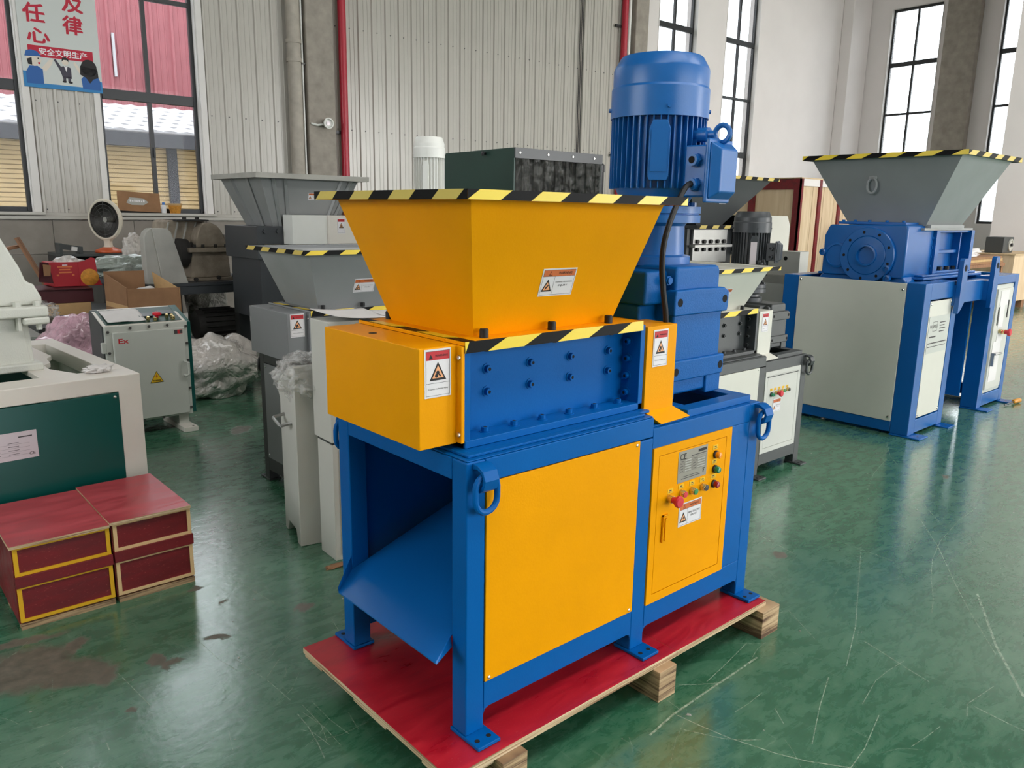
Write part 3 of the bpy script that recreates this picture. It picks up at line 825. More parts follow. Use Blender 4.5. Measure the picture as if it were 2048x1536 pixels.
def motor(t, cx, cy, z0, z1, R, mat, plate_mat, box=None, eye=None, nfin=44, cf=0.60, box_mat=None):
    """vertical fan-cooled motor standing on its flange: z0 flange top, z1 cowl top"""
    H = z1 - z0; s = R / 0.17
    zc = z0 + H * cf; zb = z0 + H * 0.12
    C = Matrix.Translation((cx, cy, 0))
    mb = MB(); mb.lathe([(0.0, z0), (R * 0.62, z0), (R * 0.7, z0 + H * 0.02), (R * 0.86, zb), (R * 0.875, zb + 0.01), (R * 0.875, zc)], 40, X=C)
    mb.build('motor_body', mat, t)
    mb = MB()
    for k in range(nfin):
        a = 2 * PI * k / nfin
        X = C @ Matrix.Rotation(a, 4, 'Z')
        w = 0.0022 * s + 0.0005
        mb.hexa([(R * 0.85, -w, zb), (R * 0.99, -w * 0.6, zb), (R * 0.99, w * 0.6, zb), (R * 0.85, w, zb)], [(R * 0.85, -w, zc + 0.01), (R * 0.99, -w * 0.6, zc + 0.01), (R * 0.99, w * 0.6, zc + 0.01), (R * 0.85, w, zc + 0.01)], X=X)
    mb.build('cooling_fins', mat, t)
    zt = z1
    mb = MB(); mb.lathe([(R * 1.0, zc - 0.004), (R * 1.015, zc - 0.004), (R * 1.015, zc), (R * 1.012, zc + (zt - zc) * 0.46), (R * 0.985, zc + (zt - zc) * 0.5), (R * 0.985, zt - H * 0.09), (R * 0.97, zt - H * 0.075), (R * 0.86, zt - H * 0.012), (R * 0.83, zt), (0, zt)], 48, X=C)
    cw = mb.build('fan_cowl', mat, t, sharp=28)
    for a in (0.9, 2.4, 4.0, 5.5):
        mb = MB(); d = Vector((math.cos(a), math.sin(a), 0)); p = Vector((cx, cy, zc + H * 0.05)) + d * R * 1.012
        mb.cyl(p, p + d * 0.008 * s, 0.007 * s, 8)
        mb.build('cowl_screw', mat, cw)
    # nameplate bracket towards the camera side
    a = math.atan2(-1.83, -2.28) + 0.03
    X = C @ Matrix.Rotation(a, 4, 'Z')
    zm = zb + (zc - zb) * 0.52; hh = (zc - zb)
    mb = MB(); mb.prism([(-0.036 * s, zm - hh * 0.36), (-0.03 * s, zm - hh * 0.42), (0.03 * s, zm - hh * 0.42), (0.036 * s, zm - hh * 0.36), (0.036 * s, zm + hh * 0.28), (0.024 * s, zm + hh * 0.4), (-0.024 * s, zm + hh * 0.4), (-0.036 * s, zm + hh * 0.28)], 'X', R * 0.86, R * 1.03, X=X)
    br = mb.build('plate_bracket', mat, t, bevel=0.003 * s, seg=1)
    mb = MB(); mb.box(R * 1.03, R * 1.03 + 0.003, -0.028 * s, 0.028 * s, zm - hh * 0.3, zm + hh * 0.26, X=X)
    mb.build('nameplate', plate_mat, br)
    if box is not None:
        ba, bz, bs = box   # azimuth of the terminal box, centre height, size factor
        X = C @ Matrix.Rotation(ba, 4, 'Z') @ Matrix.Translation((R * 0.9, 0, bz))
        q = s * bs
        mb = MB(); mb.box(0, 0.085 * q, -0.066 * q, 0.066 * q, -0.085 * q, 0.085 * q, X=X)
        bx = mb.build('terminal_box', box_mat or mat, t, bevel=0.006 * q)
        mb = MB(); mb.box(0.085 * q, 0.10 * q, -0.082 * q, 0.082 * q, -0.105 * q, 0.105 * q, X=X)
        mb.hexa([(0.10 * q, -0.075 * q, -0.095 * q), (0.10 * q, 0.075 * q, -0.095 * q), (0.10 * q, 0.075 * q, 0.095 * q), (0.10 * q, -0.075 * q, 0.095 * q)][::-1], [(0.135 * q, -0.055 * q, -0.07 * q), (0.135 * q, 0.055 * q, -0.07 * q), (0.135 * q, 0.055 * q, 0.07 * q), (0.135 * q, -0.055 * q, 0.07 * q)][::-1], X=X)
        mb.build('box_lid', box_mat or mat, bx, bevel=0.006 * q)
        for zz in (0.035, -0.045):
            p = X @ Vector((0.045 * q, -0.066 * q, zz * q)); d = (X.to_3x3() @ Vector((0, -1, 0))).normalized()
            mb = MB(); mb.cyl(p, p + d * 0.016 * q, 0.024 * q, 6, smooth=False); mb.cyl(p + d * 0.016 * q, p + d * 0.03 * q, 0.02 * q, 14)
            mb.cyl(p + d * 0.0302 * q, p + d * 0.0306 * q, 0.012 * q, 12, 1)
            mb.build('cable_gland', [box_mat or mat, 'hole'], bx)
    if eye is not None:
        ea, ez = eye
        X = C @ Matrix.Rotation(ea, 4, 'Z') @ Matrix.Translation((R * 0.9, 0, ez))
        mb = MB(); mb.lathe([(0.024 * s, 0), (0.024 * s, 0.05 * s), (0.014 * s, 0.052 * s), (0.012 * s, 0.075 * s)], 16, X=X @ Matrix.Rotation(PI / 2, 4, 'Y'))
        mb.tube([X @ Vector((0.1 * s + 0.028 * s * math.cos(2 * PI * k / 16), 0, 0.028 * s * math.sin(2 * PI * k / 16))) for k in range(16)], 0.009 * s, 8, closed=True)
        mb.build('eye_bolt', mat, t)

def gearbox(t, x0, x1, y0, y1, z0, z1, mat):
    """cast parallel-shaft reducer with four bored foot pads on its face"""
    w = x1 - x0; h = z1 - z0; mb = MB()
    mb.box(x0 + 0.04 * w, x1 - 0.05 * w, y0 + 0.012, y1, z0 + 0.03 * h, z0 + 0.8 * h)
    mb.prism([(x0 + 0.08 * w, z0 + 0.78 * h), (x1 - 0.1 * w, z0 + 0.78 * h), (x1 - 0.1 * w, z1 - 0.02), (x1 - 0.13 * w, z1), (x0 + 0.1 * w, z1), (x0 + 0.08 * w, z1 - 0.01)], 'Y', y0 + 0.02, y1)
    mb.box(x0 - 0.25 * w, x0 + 0.2 * w, y0 + 0.09, y1 - 0.02, z0 + 0.1 * h, z0 + 0.72 * h)
    mb.box(x0 - 0.28 * w, x0 + 0.2 * w, y0 + 0.06, y1 - 0.02, z0 + 0.72 * h, z0 + 0.97 * h)
    g = mb.build('gearbox', mat, t, bevel=0.01)
    mb = MB()
    mb.prism([(x0, z0 + 0.64 * h), (x1, z0 + 0.64 * h), (x1 + 0.005, z0 + 0.69 * h), (x1 + 0.005, z0 + 0.8 * h), (x1 - 0.08 * w, z0 + 0.83 * h), (x1 - 0.1 * w, z0 + 0.83 * h), (x0 + 0.42 * w, z0 + 0.835 * h), (x0 + 0.02 * w, z0 + 0.83 * h), (x0, z0 + 0.79 * h)], 'Y', y0, y0 + 0.05)
    mb.prism([(x0 + 0.02 * w, z0 + 0.14 * h), (x1 - 0.02 * w, z0 + 0.14 * h), (x1, z0 + 0.18 * h), (x1, z0 + 0.30 * h), (x0, z0 + 0.30 * h), (x0, z0 + 0.18 * h)], 'Y', y0, y0 + 0.05)
    mb.box(x0 + 0.68 * w, x1 - 0.03 * w, y0 + 0.004, y0 + 0.06, z0, z0 + 0.16 * h); mb.box(x0 + 0.0, x0 + 0.1 * w, y0 + 0.004, y0 + 0.06, z0 - 0.0, z0 + 0.16 * h)
    p = mb.build('foot_pad', mat, g, bevel=0.006)
    for u, v in ((0.09, 0.74), (0.93, 0.74), (0.09, 0.215), (0.93, 0.215)):
        mb = MB(); mb.cyl((x0 + u * w, y0 - 0.0006, z0 + v * h), (x0 + u * w, y0 + 0.004, z0 + v * h), 0.014 * h / 0.45, 16); mb.build('bolt_hole', 'hole', g)
    mb = MB(); q = (x0 + 0.02 * w, y0 + 0.055, z0 + 0.9 * h)
    mb.cyl(q, (q[0], q[1] - 0.02, q[2]), 0.017, 6, smooth=False); mb.cyl((q[0], q[1] - 0.02, q[2]), (q[0], q[1] - 0.026, q[2]), 0.012, 12)
    mb.build('oil_plug', mat, g)
    return g

def push_button(t, x, y, z, cap, s=1.0):
    mb = MB(); mb.lathe([(0.0125 * s, 0), (0.0125 * s, 0.016 * s), (0.011 * s, 0.019 * s), (0.0, 0.019 * s)], 18, X=Matrix.Translation((x, y, z)) @ Matrix.Rotation(PI / 2, 4, 'X'))
    b = mb.build('push_button', 'brass_ring', t)
    mb = MB(); mb.lathe([(0.0105 * s, 0.017 * s), (0.0105 * s, 0.021 * s), (0.0, 0.0215 * s)], 18, X=Matrix.Translation((x, y, z)) @ Matrix.Rotation(PI / 2, 4, 'X'))
    mb.build('button_cap', cap, b)
def estop(t, x, y, z, s=1.0):
    X = Matrix.Translation((x, y, z)) @ Matrix.Rotation(PI / 2, 4, 'X')
    mb = MB(); mb.lathe([(0.0125 * s, 0), (0.0125 * s, 0.018 * s), (0, 0.018 * s)], 18, X=X)
    b = mb.build('emergency_stop', 'brass_ring', t, label='red mushroom emergency stop button')
    mb = MB(); mb.lathe([(0.011 * s, 0.018 * s), (0.013 * s, 0.03 * s), (0.0195 * s, 0.036 * s), (0.0205 * s, 0.044 * s), (0.017 * s, 0.048 * s), (0.0, 0.0485 * s)], 24, X=X)
    mb.build('mushroom_cap', 'cap_red', b)
def lamp(t, x, y, z, lens, s=1.0):
    X = Matrix.Translation((x, y, z)) @ Matrix.Rotation(PI / 2, 4, 'X')
    mb = MB(); mb.lathe([(0.0145 * s, 0), (0.0145 * s, 0.006 * s), (0.012 * s, 0.008 * s), (0, 0.008 * s)], 18, X=X)
    b = mb.build('indicator_lamp', 'black_plastic', t)
    mb = MB(); mb.lathe([(0.0118 * s, 0.007 * s), (0.0118 * s, 0.019 * s), (0.009 * s, 0.0225 * s), (0.0, 0.023 * s)], 20, X=X)
    mb.build('lens', lens, b)

def foot(leg, x0, x1, y0, y1, hx, hy, mat):
    """bolted foot plate with two slots: hx list of hole xs, hy hole y"""
    mb = MB(); mb.box(x0, x1, y0, y1, 0.0, 0.012)
    f = mb.build('foot_plate', mat, leg, bevel=0.003, seg=1)
    for x in hx:
        mb = MB(); mb.cyl((x, hy, 0.0119), (x, hy, 0.0124), 0.0075, 14); mb.build('bolt_hole', 'hole', leg)

def shredder(name, label, loc, rz=0.0, scale=1.0, L=1.362, px1=0.685, dx0=0.751, dx1=1.188, W=0.659,
             frame='blue', panel='yellow', hop='yellow', cov='yellow', body='blue', gear='blue_cast', door='yellow', dull=False,
             mot=None, main=False, cream=False, hh=0.376, closed=None):
    t = thing(name, label, 'machine', loc, rz, None, scale)
    pw = 0.063; zt = 0.797; zb = 0.760; xs = dx0 - 0.003; z0 = 0.153; zl = 0.073
    # ---- frame
    mb = MB()
    for y0, y1 in ((0, pw), (W - pw, W)):
        mb.box(pw, xs, y0, y1, 0.734, zt); mb.box(xs, L - pw, y0, y1, 0.693, zb)
        mb.box(pw, px1, y0, y1, zl, z0); mb.box(dx0, L - pw, y0, y1, zl, z0)
    mb.box(0, pw, pw, W - pw, 0.738, zt); mb.box(L - pw, L, pw, W - pw, 0.69, zb); mb.box(L - pw, L, pw, W - pw, zl, z0)
    mb.box(xs - pw, xs, pw, W - pw, 0.72, zt)
    mb.box(dx1, L - pw, 0.0, 0.012, z0, 0.693); mb.box(dx1, L - pw, W - 0.012, W, z0, 0.693)
    mb.box(L - 0.006, L - 0.001, pw, W - pw, z0, 0.69)
    for x, sgn in ((pw, 1), (px1, -1), (dx0, 1), (L - pw, -1)):     # rounded inner corners under the lower rail
        mb.prism([(x, zl), (x + sgn * 0.022, zl), (x + sgn * 0.006, zl - 0.006), (x, zl - 0.022)][::sgn], 'Y', 0.001, pw - 0.001)
    fr = mb.build('frame', frame, t, bevel=0.0045)
    # ---- legs with foot plates
    for (x0, x1, y0, y1, zt_, front) in ((0, pw, 0, pw, zt, 1), (0, pw, W - pw, W, zt, 0), (px1, dx0, 0, pw, 0.73, 1), (px1, dx0, W - pw, W, 0.73, 0), (L - pw, L, 0, pw, zb, 1), (L - pw, L, W - pw, W, zb, 0)):
        mb = MB(); mb.box(x0, x1, y0, y1, 0.011, zt_)
        lg = mb.build('leg', frame, t, bevel=0.0045)
        hx = ((x0 + x1) / 2 - 0.018, (x0 + x1) / 2 + 0.022)
        if front: foot(lg, x0 - 0.004, x1 + 0.012, -0.062, y1 + 0.004, hx, -0.034, frame)
        else: foot(lg, x0 - 0.004, x1 + 0.012, y0 - 0.004, W + 0.062, hx, W + 0.034, frame)
    # ---- table plates
    mb = MB(); mb.box(0.004, xs, 0.004, 0.15, zt, zt + 0.004); mb.box(0.004, xs, W - 0.15, W - 0.004, zt, zt + 0.004)
    mb.box(0.02, xs - 0.02, 0.02, W - 0.02, zt + 0.004, zt + 0.012)
    ring_frame(mb, 0.95, L - 0.035, 0.02, W - 0.02, 0.055, zb, zb + 0.026)
    mb.box(xs, 0.95, 0.012, W - 0.012, zb, zb + 0.005)
    mb.build('table_plate', frame, t, bevel=0.003, seg=1)
    # ---- discharge chute through the open end, or a panel closing it
    if closed:
        mb = MB(); mb.box(-0.003, 0.006, pw + 0.0015, W - pw - 0.0015, z0, 0.736); cp = mb.build('end_panel', closed, t, bevel=0.0015, seg=1)
        for y in (pw + 0.02, W - pw - 0.02):
            for z in (z0 + 0.02, 0.715):
                mb = MB(); mb.lathe([(0.0055, 0), (0.004, 0.003), (0, 0.0038)], 10, X=Matrix.Translation((-0.003, y, z)) @ Matrix.Rotation(-PI / 2, 4, 'Y')); mb.build('screw', 'screw', cp)
        mb = MB(); mb.box(0, pw, pw, W - pw, zl, z0); mb.build('end_rail', frame, t)
    mb = MB()
    x0c, z0c = -0.085, 0.262; sl = 0.34
    ya, yb = 0.066, W - 0.066
    xe = 0.62; ze = z0c + sl * (xe - x0c)
    th = 0.004
    mb.hexa([(x0c, ya - 0.045, z0c - th), (0.0, ya, z0c + sl * 0.085 - th), (0.0, yb, z0c + sl * 0.085 - th), (x0c, yb - 0.06, z0c - th)],
            [(x0c, ya - 0.045, z0c), (0.0, ya, z0c + sl * 0.085), (0.0, yb, z0c + sl * 0.085), (x0c, yb - 0.06, z0c)])
    mb.hexa([(0, ya, z0c + sl * 0.085 - th), (xe, ya, ze - th), (xe, yb, ze - th), (0, yb, z0c + sl * 0.085 - th)],
            [(0, ya, z0c + sl * 0.085), (xe, ya, ze), (xe, yb, ze), (0, yb, z0c + sl * 0.085)])
    # turned-up cheeks of the lip
    mb.add([(x0c, ya - 0.045, z0c), (0.0, ya, z0c + sl * 0.085), (0.0, ya - 0.004, z0c - 0.005), (x0c, ya - 0.049, z0c - 0.004)], [(0, 1, 2, 3), (3, 2, 1, 0)])
    mb.add([(x0c, yb - 0.06, z0c), (0.0, yb, z0c + sl * 0.085), (0.0, yb + 0.004, z0c + 0.075), (x0c, yb - 0.056, z0c + 0.012)], [(0, 1, 2, 3), (3, 2, 1, 0)])
    if not closed: mb.build('discharge_chute', 'blue_sheet' if main else frame, t)
    mb = MB(); mb.box(pw, px1 + 0.02, 0.012, 0.018, z0 - 0.02, 0.735); mb.box(pw, px1 + 0.02, W - 0.018, W - 0.012, z0 - 0.02, 0.735); mb.box(px1, px1 + 0.006, 0.018, W - 0.018, z0 - 0.02, 0.735)
    mb.build('inner_liner', frame, t)
    # ---- side panel
    for (y0, y1, sg) in ((-0.003, 0.004, -1), (W - 0.004, W + 0.003, 1)):
        mb = MB(); mb.box(pw + 0.0015, px1 - 0.0015, y0, y1, z0 + 0.0015, 0.7325)
        sp = mb.build('side_panel', panel, t, bevel=0.0015, seg=1)
        if sg < 0:
            for (x, z) in ((pw + 0.015, z0 + 0.012), (px1 - 0.018, z0 + 0.013), (px1 - 0.018, 0.722), (pw + 0.015, 0.722)):
                mb = MB(); mb.lathe([(0.0055, 0), (0.005, 0.002), (0.0025, 0.0035), (0, 0.0038)], 10, X=Matrix.Translation((x, y0, z)) @ Matrix.Rotation(PI / 2, 4, 'X')); mb.build('screw', 'screw', sp)
    # ---- control cabinet door
    mb = MB(); ring_frame_xz = [(dx0 + 0.001, dx1 - 0.001, z0 - 0.002, z0 + 0.029), (dx0 + 0.001, dx1 - 0.001, 0.665, 0.6935), (dx0 + 0.001, dx0 + 0.029, z0 + 0.029, 0.665), (dx1 - 0.032, dx1 - 0.001, z0 + 0.029, 0.665)]
    for a, b, c_, d in ring_frame_xz: mb.box(a, b, -0.004, 0.05, c_, d)
    mb.build('cabinet_frame', door, t)
    mb = MB(); mb.box(dx0 + 0.0308, dx1 - 0.0338, -0.004, 0.01, z0 + 0.0308, 0.6632)
    dr = mb.build('cabinet_door', door, t, bevel=0.001, seg=1)
    mb = MB(); mb.box(dx0 + 0.02, dx1 - 0.02, 0.01, 0.045, z0 + 0.02, 0.68); mb.build('door_backing', 'black_frame', t)
    mb = MB(); mb.box(dx0 + 0.06, dx0 + 0.067, -0.012, -0.004, 0.360, 0.456); mb.box(dx0 + 0.06, dx0 + 0.088, -0.012, -0.004, 0.450, 0.456); mb.box(dx0 + 0.074, dx0 + 0.086, -0.011, -0.004, 0.362, 0.442)
    mb.build('door_handle', 'steel' if cream else door, dr, bevel=0.002, seg=1)
    yd = -0.004
    if cream:
        dz = 0.545; o = dx0 + 0.05
        lamp(t, o + 0.03, yd, dz - 0.005, 'lens_green'); estop(t, o + 0.085, yd, dz); push_button(t, o + 0.12, yd, dz + 0.005, 'cap_red'); push_button(t, o + 0.165, yd, dz + 0.005, 'cap_green'); push_button(t, o + 0.225, yd, dz + 0.005, 'cap_black')
        for k in range(5):
            p = Print(0.028, 0.016, 'ink_yellow'); p.rect(0.006, 0.02, 0.006, 0.009, 'ink_grey'); p.build('button_tag', t, (o + 0.015 + 0.048 * k, yd, dz + 0.018), (1, 0, 0), (0, 0, 1))
        warn_wide(t, (o + 0.06, yd - 0.001, 0.418), (1, 0, 0), (0, 0, 1), 0.095, 0.085, ('ELECTRIC', 'SHOCK'), True)
        mb = MB(); mb.box(dx0 + 0.02, dx1 - 0.03, -0.0052, -0.004, 0.655, 0.659); mb.build('door_seam', 'hole', dr)
    else:
        estop(t, 0.843, yd, 0.507); push_button(t, 0.908, yd, 0.511, 'cap_red'); push_button(t, 0.966, yd, 0.508, 'cap_green'); push_button(t, 1.026, yd, 0.508, 'cap_black')
        lamp(t, 1.093, yd, 0.611, 'lens_amber'); lamp(t, 1.093, yd, 0.558, 'lens_green'); lamp(t, 1.093, yd, 0.504, 'lens_red')
        for x, z in ((0.836, 0.524), (0.893, 0.527), (0.953, 0.526), (1.013, 0.526), (1.077, 0.63), (1.077, 0.578), (1.077, 0.524)):
            p = Print(0.028, 0.016, 'ink_yellow'); p.rect(0.004, 0.024, 0.003, 0.0045, 'ink_grey'); p.rect(0.008, 0.02, 0.008, 0.0115, 'ink_grey'); p.build('button_tag', t, (x - 0.002, yd, z), (1, 0, 0), (0, 0, 1))
        p = Print(0.161, 0.109, 'plate_metal')
        p.text('CE', 0.008, 0.042, 0.079, 0.100, 'ink_black', 2, 0.005)
        p.rect(0.108, 0.155, 0.091, 0.101, 'ink_black', 1)
        p.rect(0.07, 0.155, 0.083, 0.086, 'ink_grey', 1)
        for k in range(6): p.rect(0.008, 0.153, 0.034 + 0.0088 * k, 0.0346 + 0.0088 * k, 'ink_grey', 1)
        for u in (0.008, 0.034, 0.078, 0.105, 0.153): p.rect(u, u + 0.0006, 0.034, 0.078, 'ink_grey', 1)
        for k in range(5):
            p.rect(0.012, 0.028, 0.0375 + 0.0088 * k, 0.0395 + 0.0088 * k, 'ink_grey', 1); p.rect(0.081, 0.1, 0.0375 + 0.0088 * k, 0.0395 + 0.0088 * k, 'ink_grey', 1)
            if k < 4: p.rect(0.108, 0.148, 0.0365 + 0.0088 * k, 0.0405 + 0.0088 * k, 'dull_grey', 1)
            p.rect(0.038, 0.07, 0.0365 + 0.0088 * k, 0.0405 + 0.0088 * k, 'dull_grey', 1)
        p.rect(0.136, 0.15, 0.026, 0.029, 'ink_black', 1); p.poly([(0.139, 0.012), (0.143, 0.012), (0.147, 0.024), (0.14, 0.024)], 'ink_black', 1)
        p.rect(0.02, 0.125, 0.01, 0.0125, 'ink_grey', 1); p.rect(0.03, 0.115, 0.017, 0.019, 'ink_grey', 1)
        p.build('nameplate', t, (0.882, yd, 0.549), (1, 0, 0), (0, 0, 1), 'grey metal rating plate with a CE mark')
        warn_wide(t, (0.901, yd, 0.389), (1, 0, 0), (0, 0, 1), 0.128, 0.082, ('MIND ELECTRIC', 'SHOCK'), True)
    # ---- lifting lugs
    lug(t, 0.043, 0.0, zt - 0.004, frame); lug(t, L - 0.012, 0.0, zb - 0.004, frame)
    lug(t, 0.043, W, zt - 0.004, frame, 1); lug(t, L - 0.012, W, zb - 0.004, frame, 1)
    # ---- cutting chamber
    ch0, ch1 = 0.046, 0.745; zc0 = 0.81; zc1 = 1.083
    mb = MB()
    mb.box(ch0 + 0.02, ch1, 0.14, W - 0.14, zc0, zc1)
    mb.box(ch0, ch0 + 0.022, 0.07, W - 0.07, zc0, zc1)
    mb.box(ch1 - 0.002, ch1 + 0.02, 0.066, W - 0.066, zc0, zc1)
    mb.box(ch0, ch1 + 0.02, 0.066, 0.14, zc0, zc0 + 0.022); mb.box(ch0, ch1 + 0.02, W - 0.14, W - 0.066, zc0, zc0 + 0.022)
    mb.box(ch0 - 0.01, ch1 + 0.03, 0.04, W - 0.04, zt + 0.004, zc0)
    bd = mb.build('cutting_chamber', body, t, bevel=0.0025, seg=1)
    bh = MB(); bolt_head(bh, (0, 0, 0), (0, -1, 0), 0.0105, 0.014, 0, 1)
    first = None
    for x in (0.178, 0.34, 0.504, 0.672):
        for z in (1.0, 0.936):
            if first is None:
                first = bh.build('cap_bolt', [body, 'hole'], bd); first.location = (x, 0.14, z)
            else: clone(first, bd, (x, 0.14, z))
    for z in (1.026, 0.971, 0.915, 0.86):
        o = clone(first, bd, (ch1 - 0.002, 0.115, z)); o.rotation_euler = (0, 0, math.radians(-90))
    for x in (0.148, 0.254, 0.363, 0.474, 0.585, 0.695):
        o = clone(first, bd, (x, 0.108, zc0 + 0.022)); o.rotation_euler = (math.radians(-90), 0, 0)
    # ---- drive cover over the open end
    mb = MB(); mb.box(-0.082, 0.036, 0.089, 0.570, 0.824, 1.087)
    cv = mb.build('end_cover', cov, t, bevel=0.0025)
    mb = MB(); mb.box(0.034, 0.044, 0.066, 0.593, 0.828, 1.084); mb.build('cover_flange', cov, cv)
    for z in (0.85, 1.055):
        mb = MB(); mb.lathe([(0.007, 0), (0.006, 0.004), (0, 0.006)], 10, X=Matrix.Translation((0.034, 0.077, z)) @ Matrix.Rotation(-PI / 2, 4, 'Y')); mb.build('screw', 'screw', cv)
    mb = MB(); mb.cyl((-0.035, 0.38, 1.0868), (-0.035, 0.38, 1.0876), 0.012, 16); mb.build('vent_hole', 'hole', cv)
    warn_tall(t, (-0.066, 0.0885, 0.958), (1, 0, 0), (0, 0, 1))
    # ---- guard between chamber and gearbox
    mb = MB(); mb.box(0.768, 0.918, 0.060, W - 0.06, 0.77, 1.075)
    mb.hexa([(0.79, 0.004, 0.766), (0.955, 0.014, 0.766), (0.955, 0.09, 0.766), (0.79, 0.09, 0.766)], [(0.79, 0.004, 0.769), (0.955, 0.014, 0.769), (0.918, 0.062, 0.80), (0.77, 0.062, 0.80)])
    mb.build('coupling_guard', cov, t, bevel=0.002, seg=1)
    warn_tall(t, (0.797, 0.0593, 0.943), (1, 0, 0), (0, 0, 1), 0.074, 0.12)
    # ---- hopper
    hb = (0.122, 0.669, 0.129, 0.530); ht = (0.022, 0.757, 0.016, 0.656)
    hp = hopper_walls(hb, ht, 1.095, 1.095 + hh - 0.021).build('hopper', hop, t)
    mb = MB(); ring_frame(mb, 0.044, 0.747, 0.066, 0.593, 0.085, 1.084, 1.095); mb.build('hopper_flange', hop, hp, bevel=0.002, seg=1)
    mb = MB(); ring_frame(mb, -0.028, 0.805, -0.034, 0.706, 0.055, 1.090 + hh, 1.095 + hh); ring_frame(mb, -0.028, 0.805, -0.034, 0.706, 0.004, 1.073 + hh, 1.090 + hh); ring_frame(mb, 0.018, 0.761, 0.012, 0.66, 0.006, 1.072 + hh, 1.090 + hh)
    mb.build('hopper_rim', hop, hp)
    ye = 'tape_yellow'
    tape('hazard_tape', t, (-0.028, -0.034, 1.073 + hh), (0.805, -0.034, 1.073 + hh), (0, 0, 1), (0, -1, 0), 0.0235, 0.20, 0.0, 1.6, yellow=ye)
    tape('hazard_tape', t, (-0.028, 0.706, 1.073 + hh), (-0.028, -0.034, 1.073 + hh), (0, 0, 1), (-1, 0, 0), 0.0235, 0.197, 0.01, 1.3, yellow='tape_yellow_dull')
    tape('hazard_tape', t, (0.805, 0.706, 1.073 + hh), (-0.028, 0.706, 1.073 + hh), (0, 0, 1), (0, 1, 0), 0.0235, 0.197, 0.0, 1.1, yellow='tape_yellow_dull')
    tape('hazard_tape', t, (0.805, -0.034, 1.073 + hh), (0.805, 0.706, 1.073 + hh), (0, 0, 1), (1, 0, 0), 0.0235, 0.197, 0.0, 1.1, yellow='tape_yellow_dull')
    tape('hazard_tape', t, (0.044, 0.064, 1.066), (0.749, 0.064, 1.066), (0, 0.05, 1), (0, -1, 0.05), 0.03, 0.255, 0.075, 2.2, frac=0.5, yellow=ye)
    tape('hazard_tape', t, (0.046, 0.593, 1.0955), (0.046, 0.066, 1.0955), (1, 0, 0.0), (0, 0, 1), 0.03, 0.25, 0.06, 0.8, yellow=ye)
    for x in (0.135, 0.385, 0.625):
        for y, sg in ((0.1, 1), (0.56, 1)):
            mb = MB(); mb.cyl((x, y, 1.095), (x, y, 1.117), 0.0125, 12); mb.cyl((x, y, 1.117), (x, y, 1.119), 0.0105, 12)
            bl_ = mb.build('flange_bolt', 'black_rubber', t)
            if sg and y < 0.3:
                mb = MB(); mb.cyl((x, y - 0.012, 1.06), (x, y - 0.012, 1.084), 0.009, 8); mb.build('nut', 'black_rubber', bl_)
    hz = hh - 0.021; dv = Vector((0, -0.113, hz)).normalized()
    warn_wide(t, (0.322, 0.129 - 0.113 * 0.276, 1.095 + hz * 0.276), (1, 0, 0), tuple(dv), 0.132, 0.082)
    # ---- drive
    if mot:
        gx0, gx1 = mot['gx']
        gearbox(t, gx0, gx1, 0.1, W - 0.1, mot.get('gz0', 0.80), mot['gz'], gear)
        cx, cy = mot['c']; R = mot['R']; zg = mot['gz']; s = R / 0.17
        X = Matrix.Translation((cx, cy, 0))
        fz = mot['fz']
        mb = MB(); mb.lathe([(0.138 * s, zg - 0.004), (0.138 * s, zg + 0.026), (0.116 * s, zg + 0.032), (0.112 * s, fz - 0.012), (0.12 * s, fz), (0.166 * s, fz), (0.166 * s, fz + 0.026), (0.160 * s, fz + 0.028), (0.160 * s, fz + 0.03), (0.166 * s, fz + 0.032), (0.166 * s, fz + 0.055), (0.0, fz + 0.055)], 40, X=X)
        ad = mb.build('adapter', mot['mat'], t, sharp=25)
        for k in range(8):
            mb = MB(); a = 2 * PI * k / 8 + 0.3; p = Vector((cx + 0.146 * s * math.cos(a), cy + 0.146 * s * math.sin(a), fz + 0.055))
            mb.cyl(p, p + Vector((0, 0, 0.014)), 0.011 * s, 6, smooth=False)
            mb.build('flange_bolt', mot['mat'], ad)
        motor(t, cx, cy, fz + 0.055, mot['top'], R, mot['mat'], mot['mat'] if not cream else 'plate_silver', mot.get('box'), mot.get('eye'), mot.get('nfin', 44), cf=mot.get('cf', 0.6))
    return t

# ================================================================ MAIN SHREDDER ON ITS PALLET
ZP = 0.1295
main = shredder('shredder', 'yellow and blue two-shaft shredder on the red plywood pallet', (0, 0, ZP), main=True,
                mot=dict(gx=(0.953, 1.259), gz=1.252, c=(1.104, 0.33), R=0.166, fz=1.395, top=1.945, mat='blue_motor', box=(math.radians(-84), 1.565, 1.0), eye=(math.radians(-84), 1.685)))
# motor supply cable of the main machine
mb = MB()
gl = Vector((1.104, 0.33, 0)) + Matrix.Rotation(math.radians(-84), 3, 'Z') @ Vector((0.166 * 0.9 + 0.044, -0.066 * 0.976, 0)); gl.z = 1.521
dn = Matrix.Rotation(math.radians(-84), 3, 'Z') @ Vector((0, -1, 0))
pts = [gl + dn * 0.025, gl + dn * 0.05 + Vector((0, 0, -0.006)), gl + dn * 0.085 + Vector((0, 0, -0.04)), Vector((0.90, 0.10, 1.40)), Vector((0.875, 0.10, 1.33)), Vector((0.872, 0.10, 1.26)), Vector((0.885, 0.10, 1.18)), Vector((0.905, 0.10, 1.10)), Vector((0.925, 0.11, 1.0)), Vector((0.93, 0.12, 0.80))]
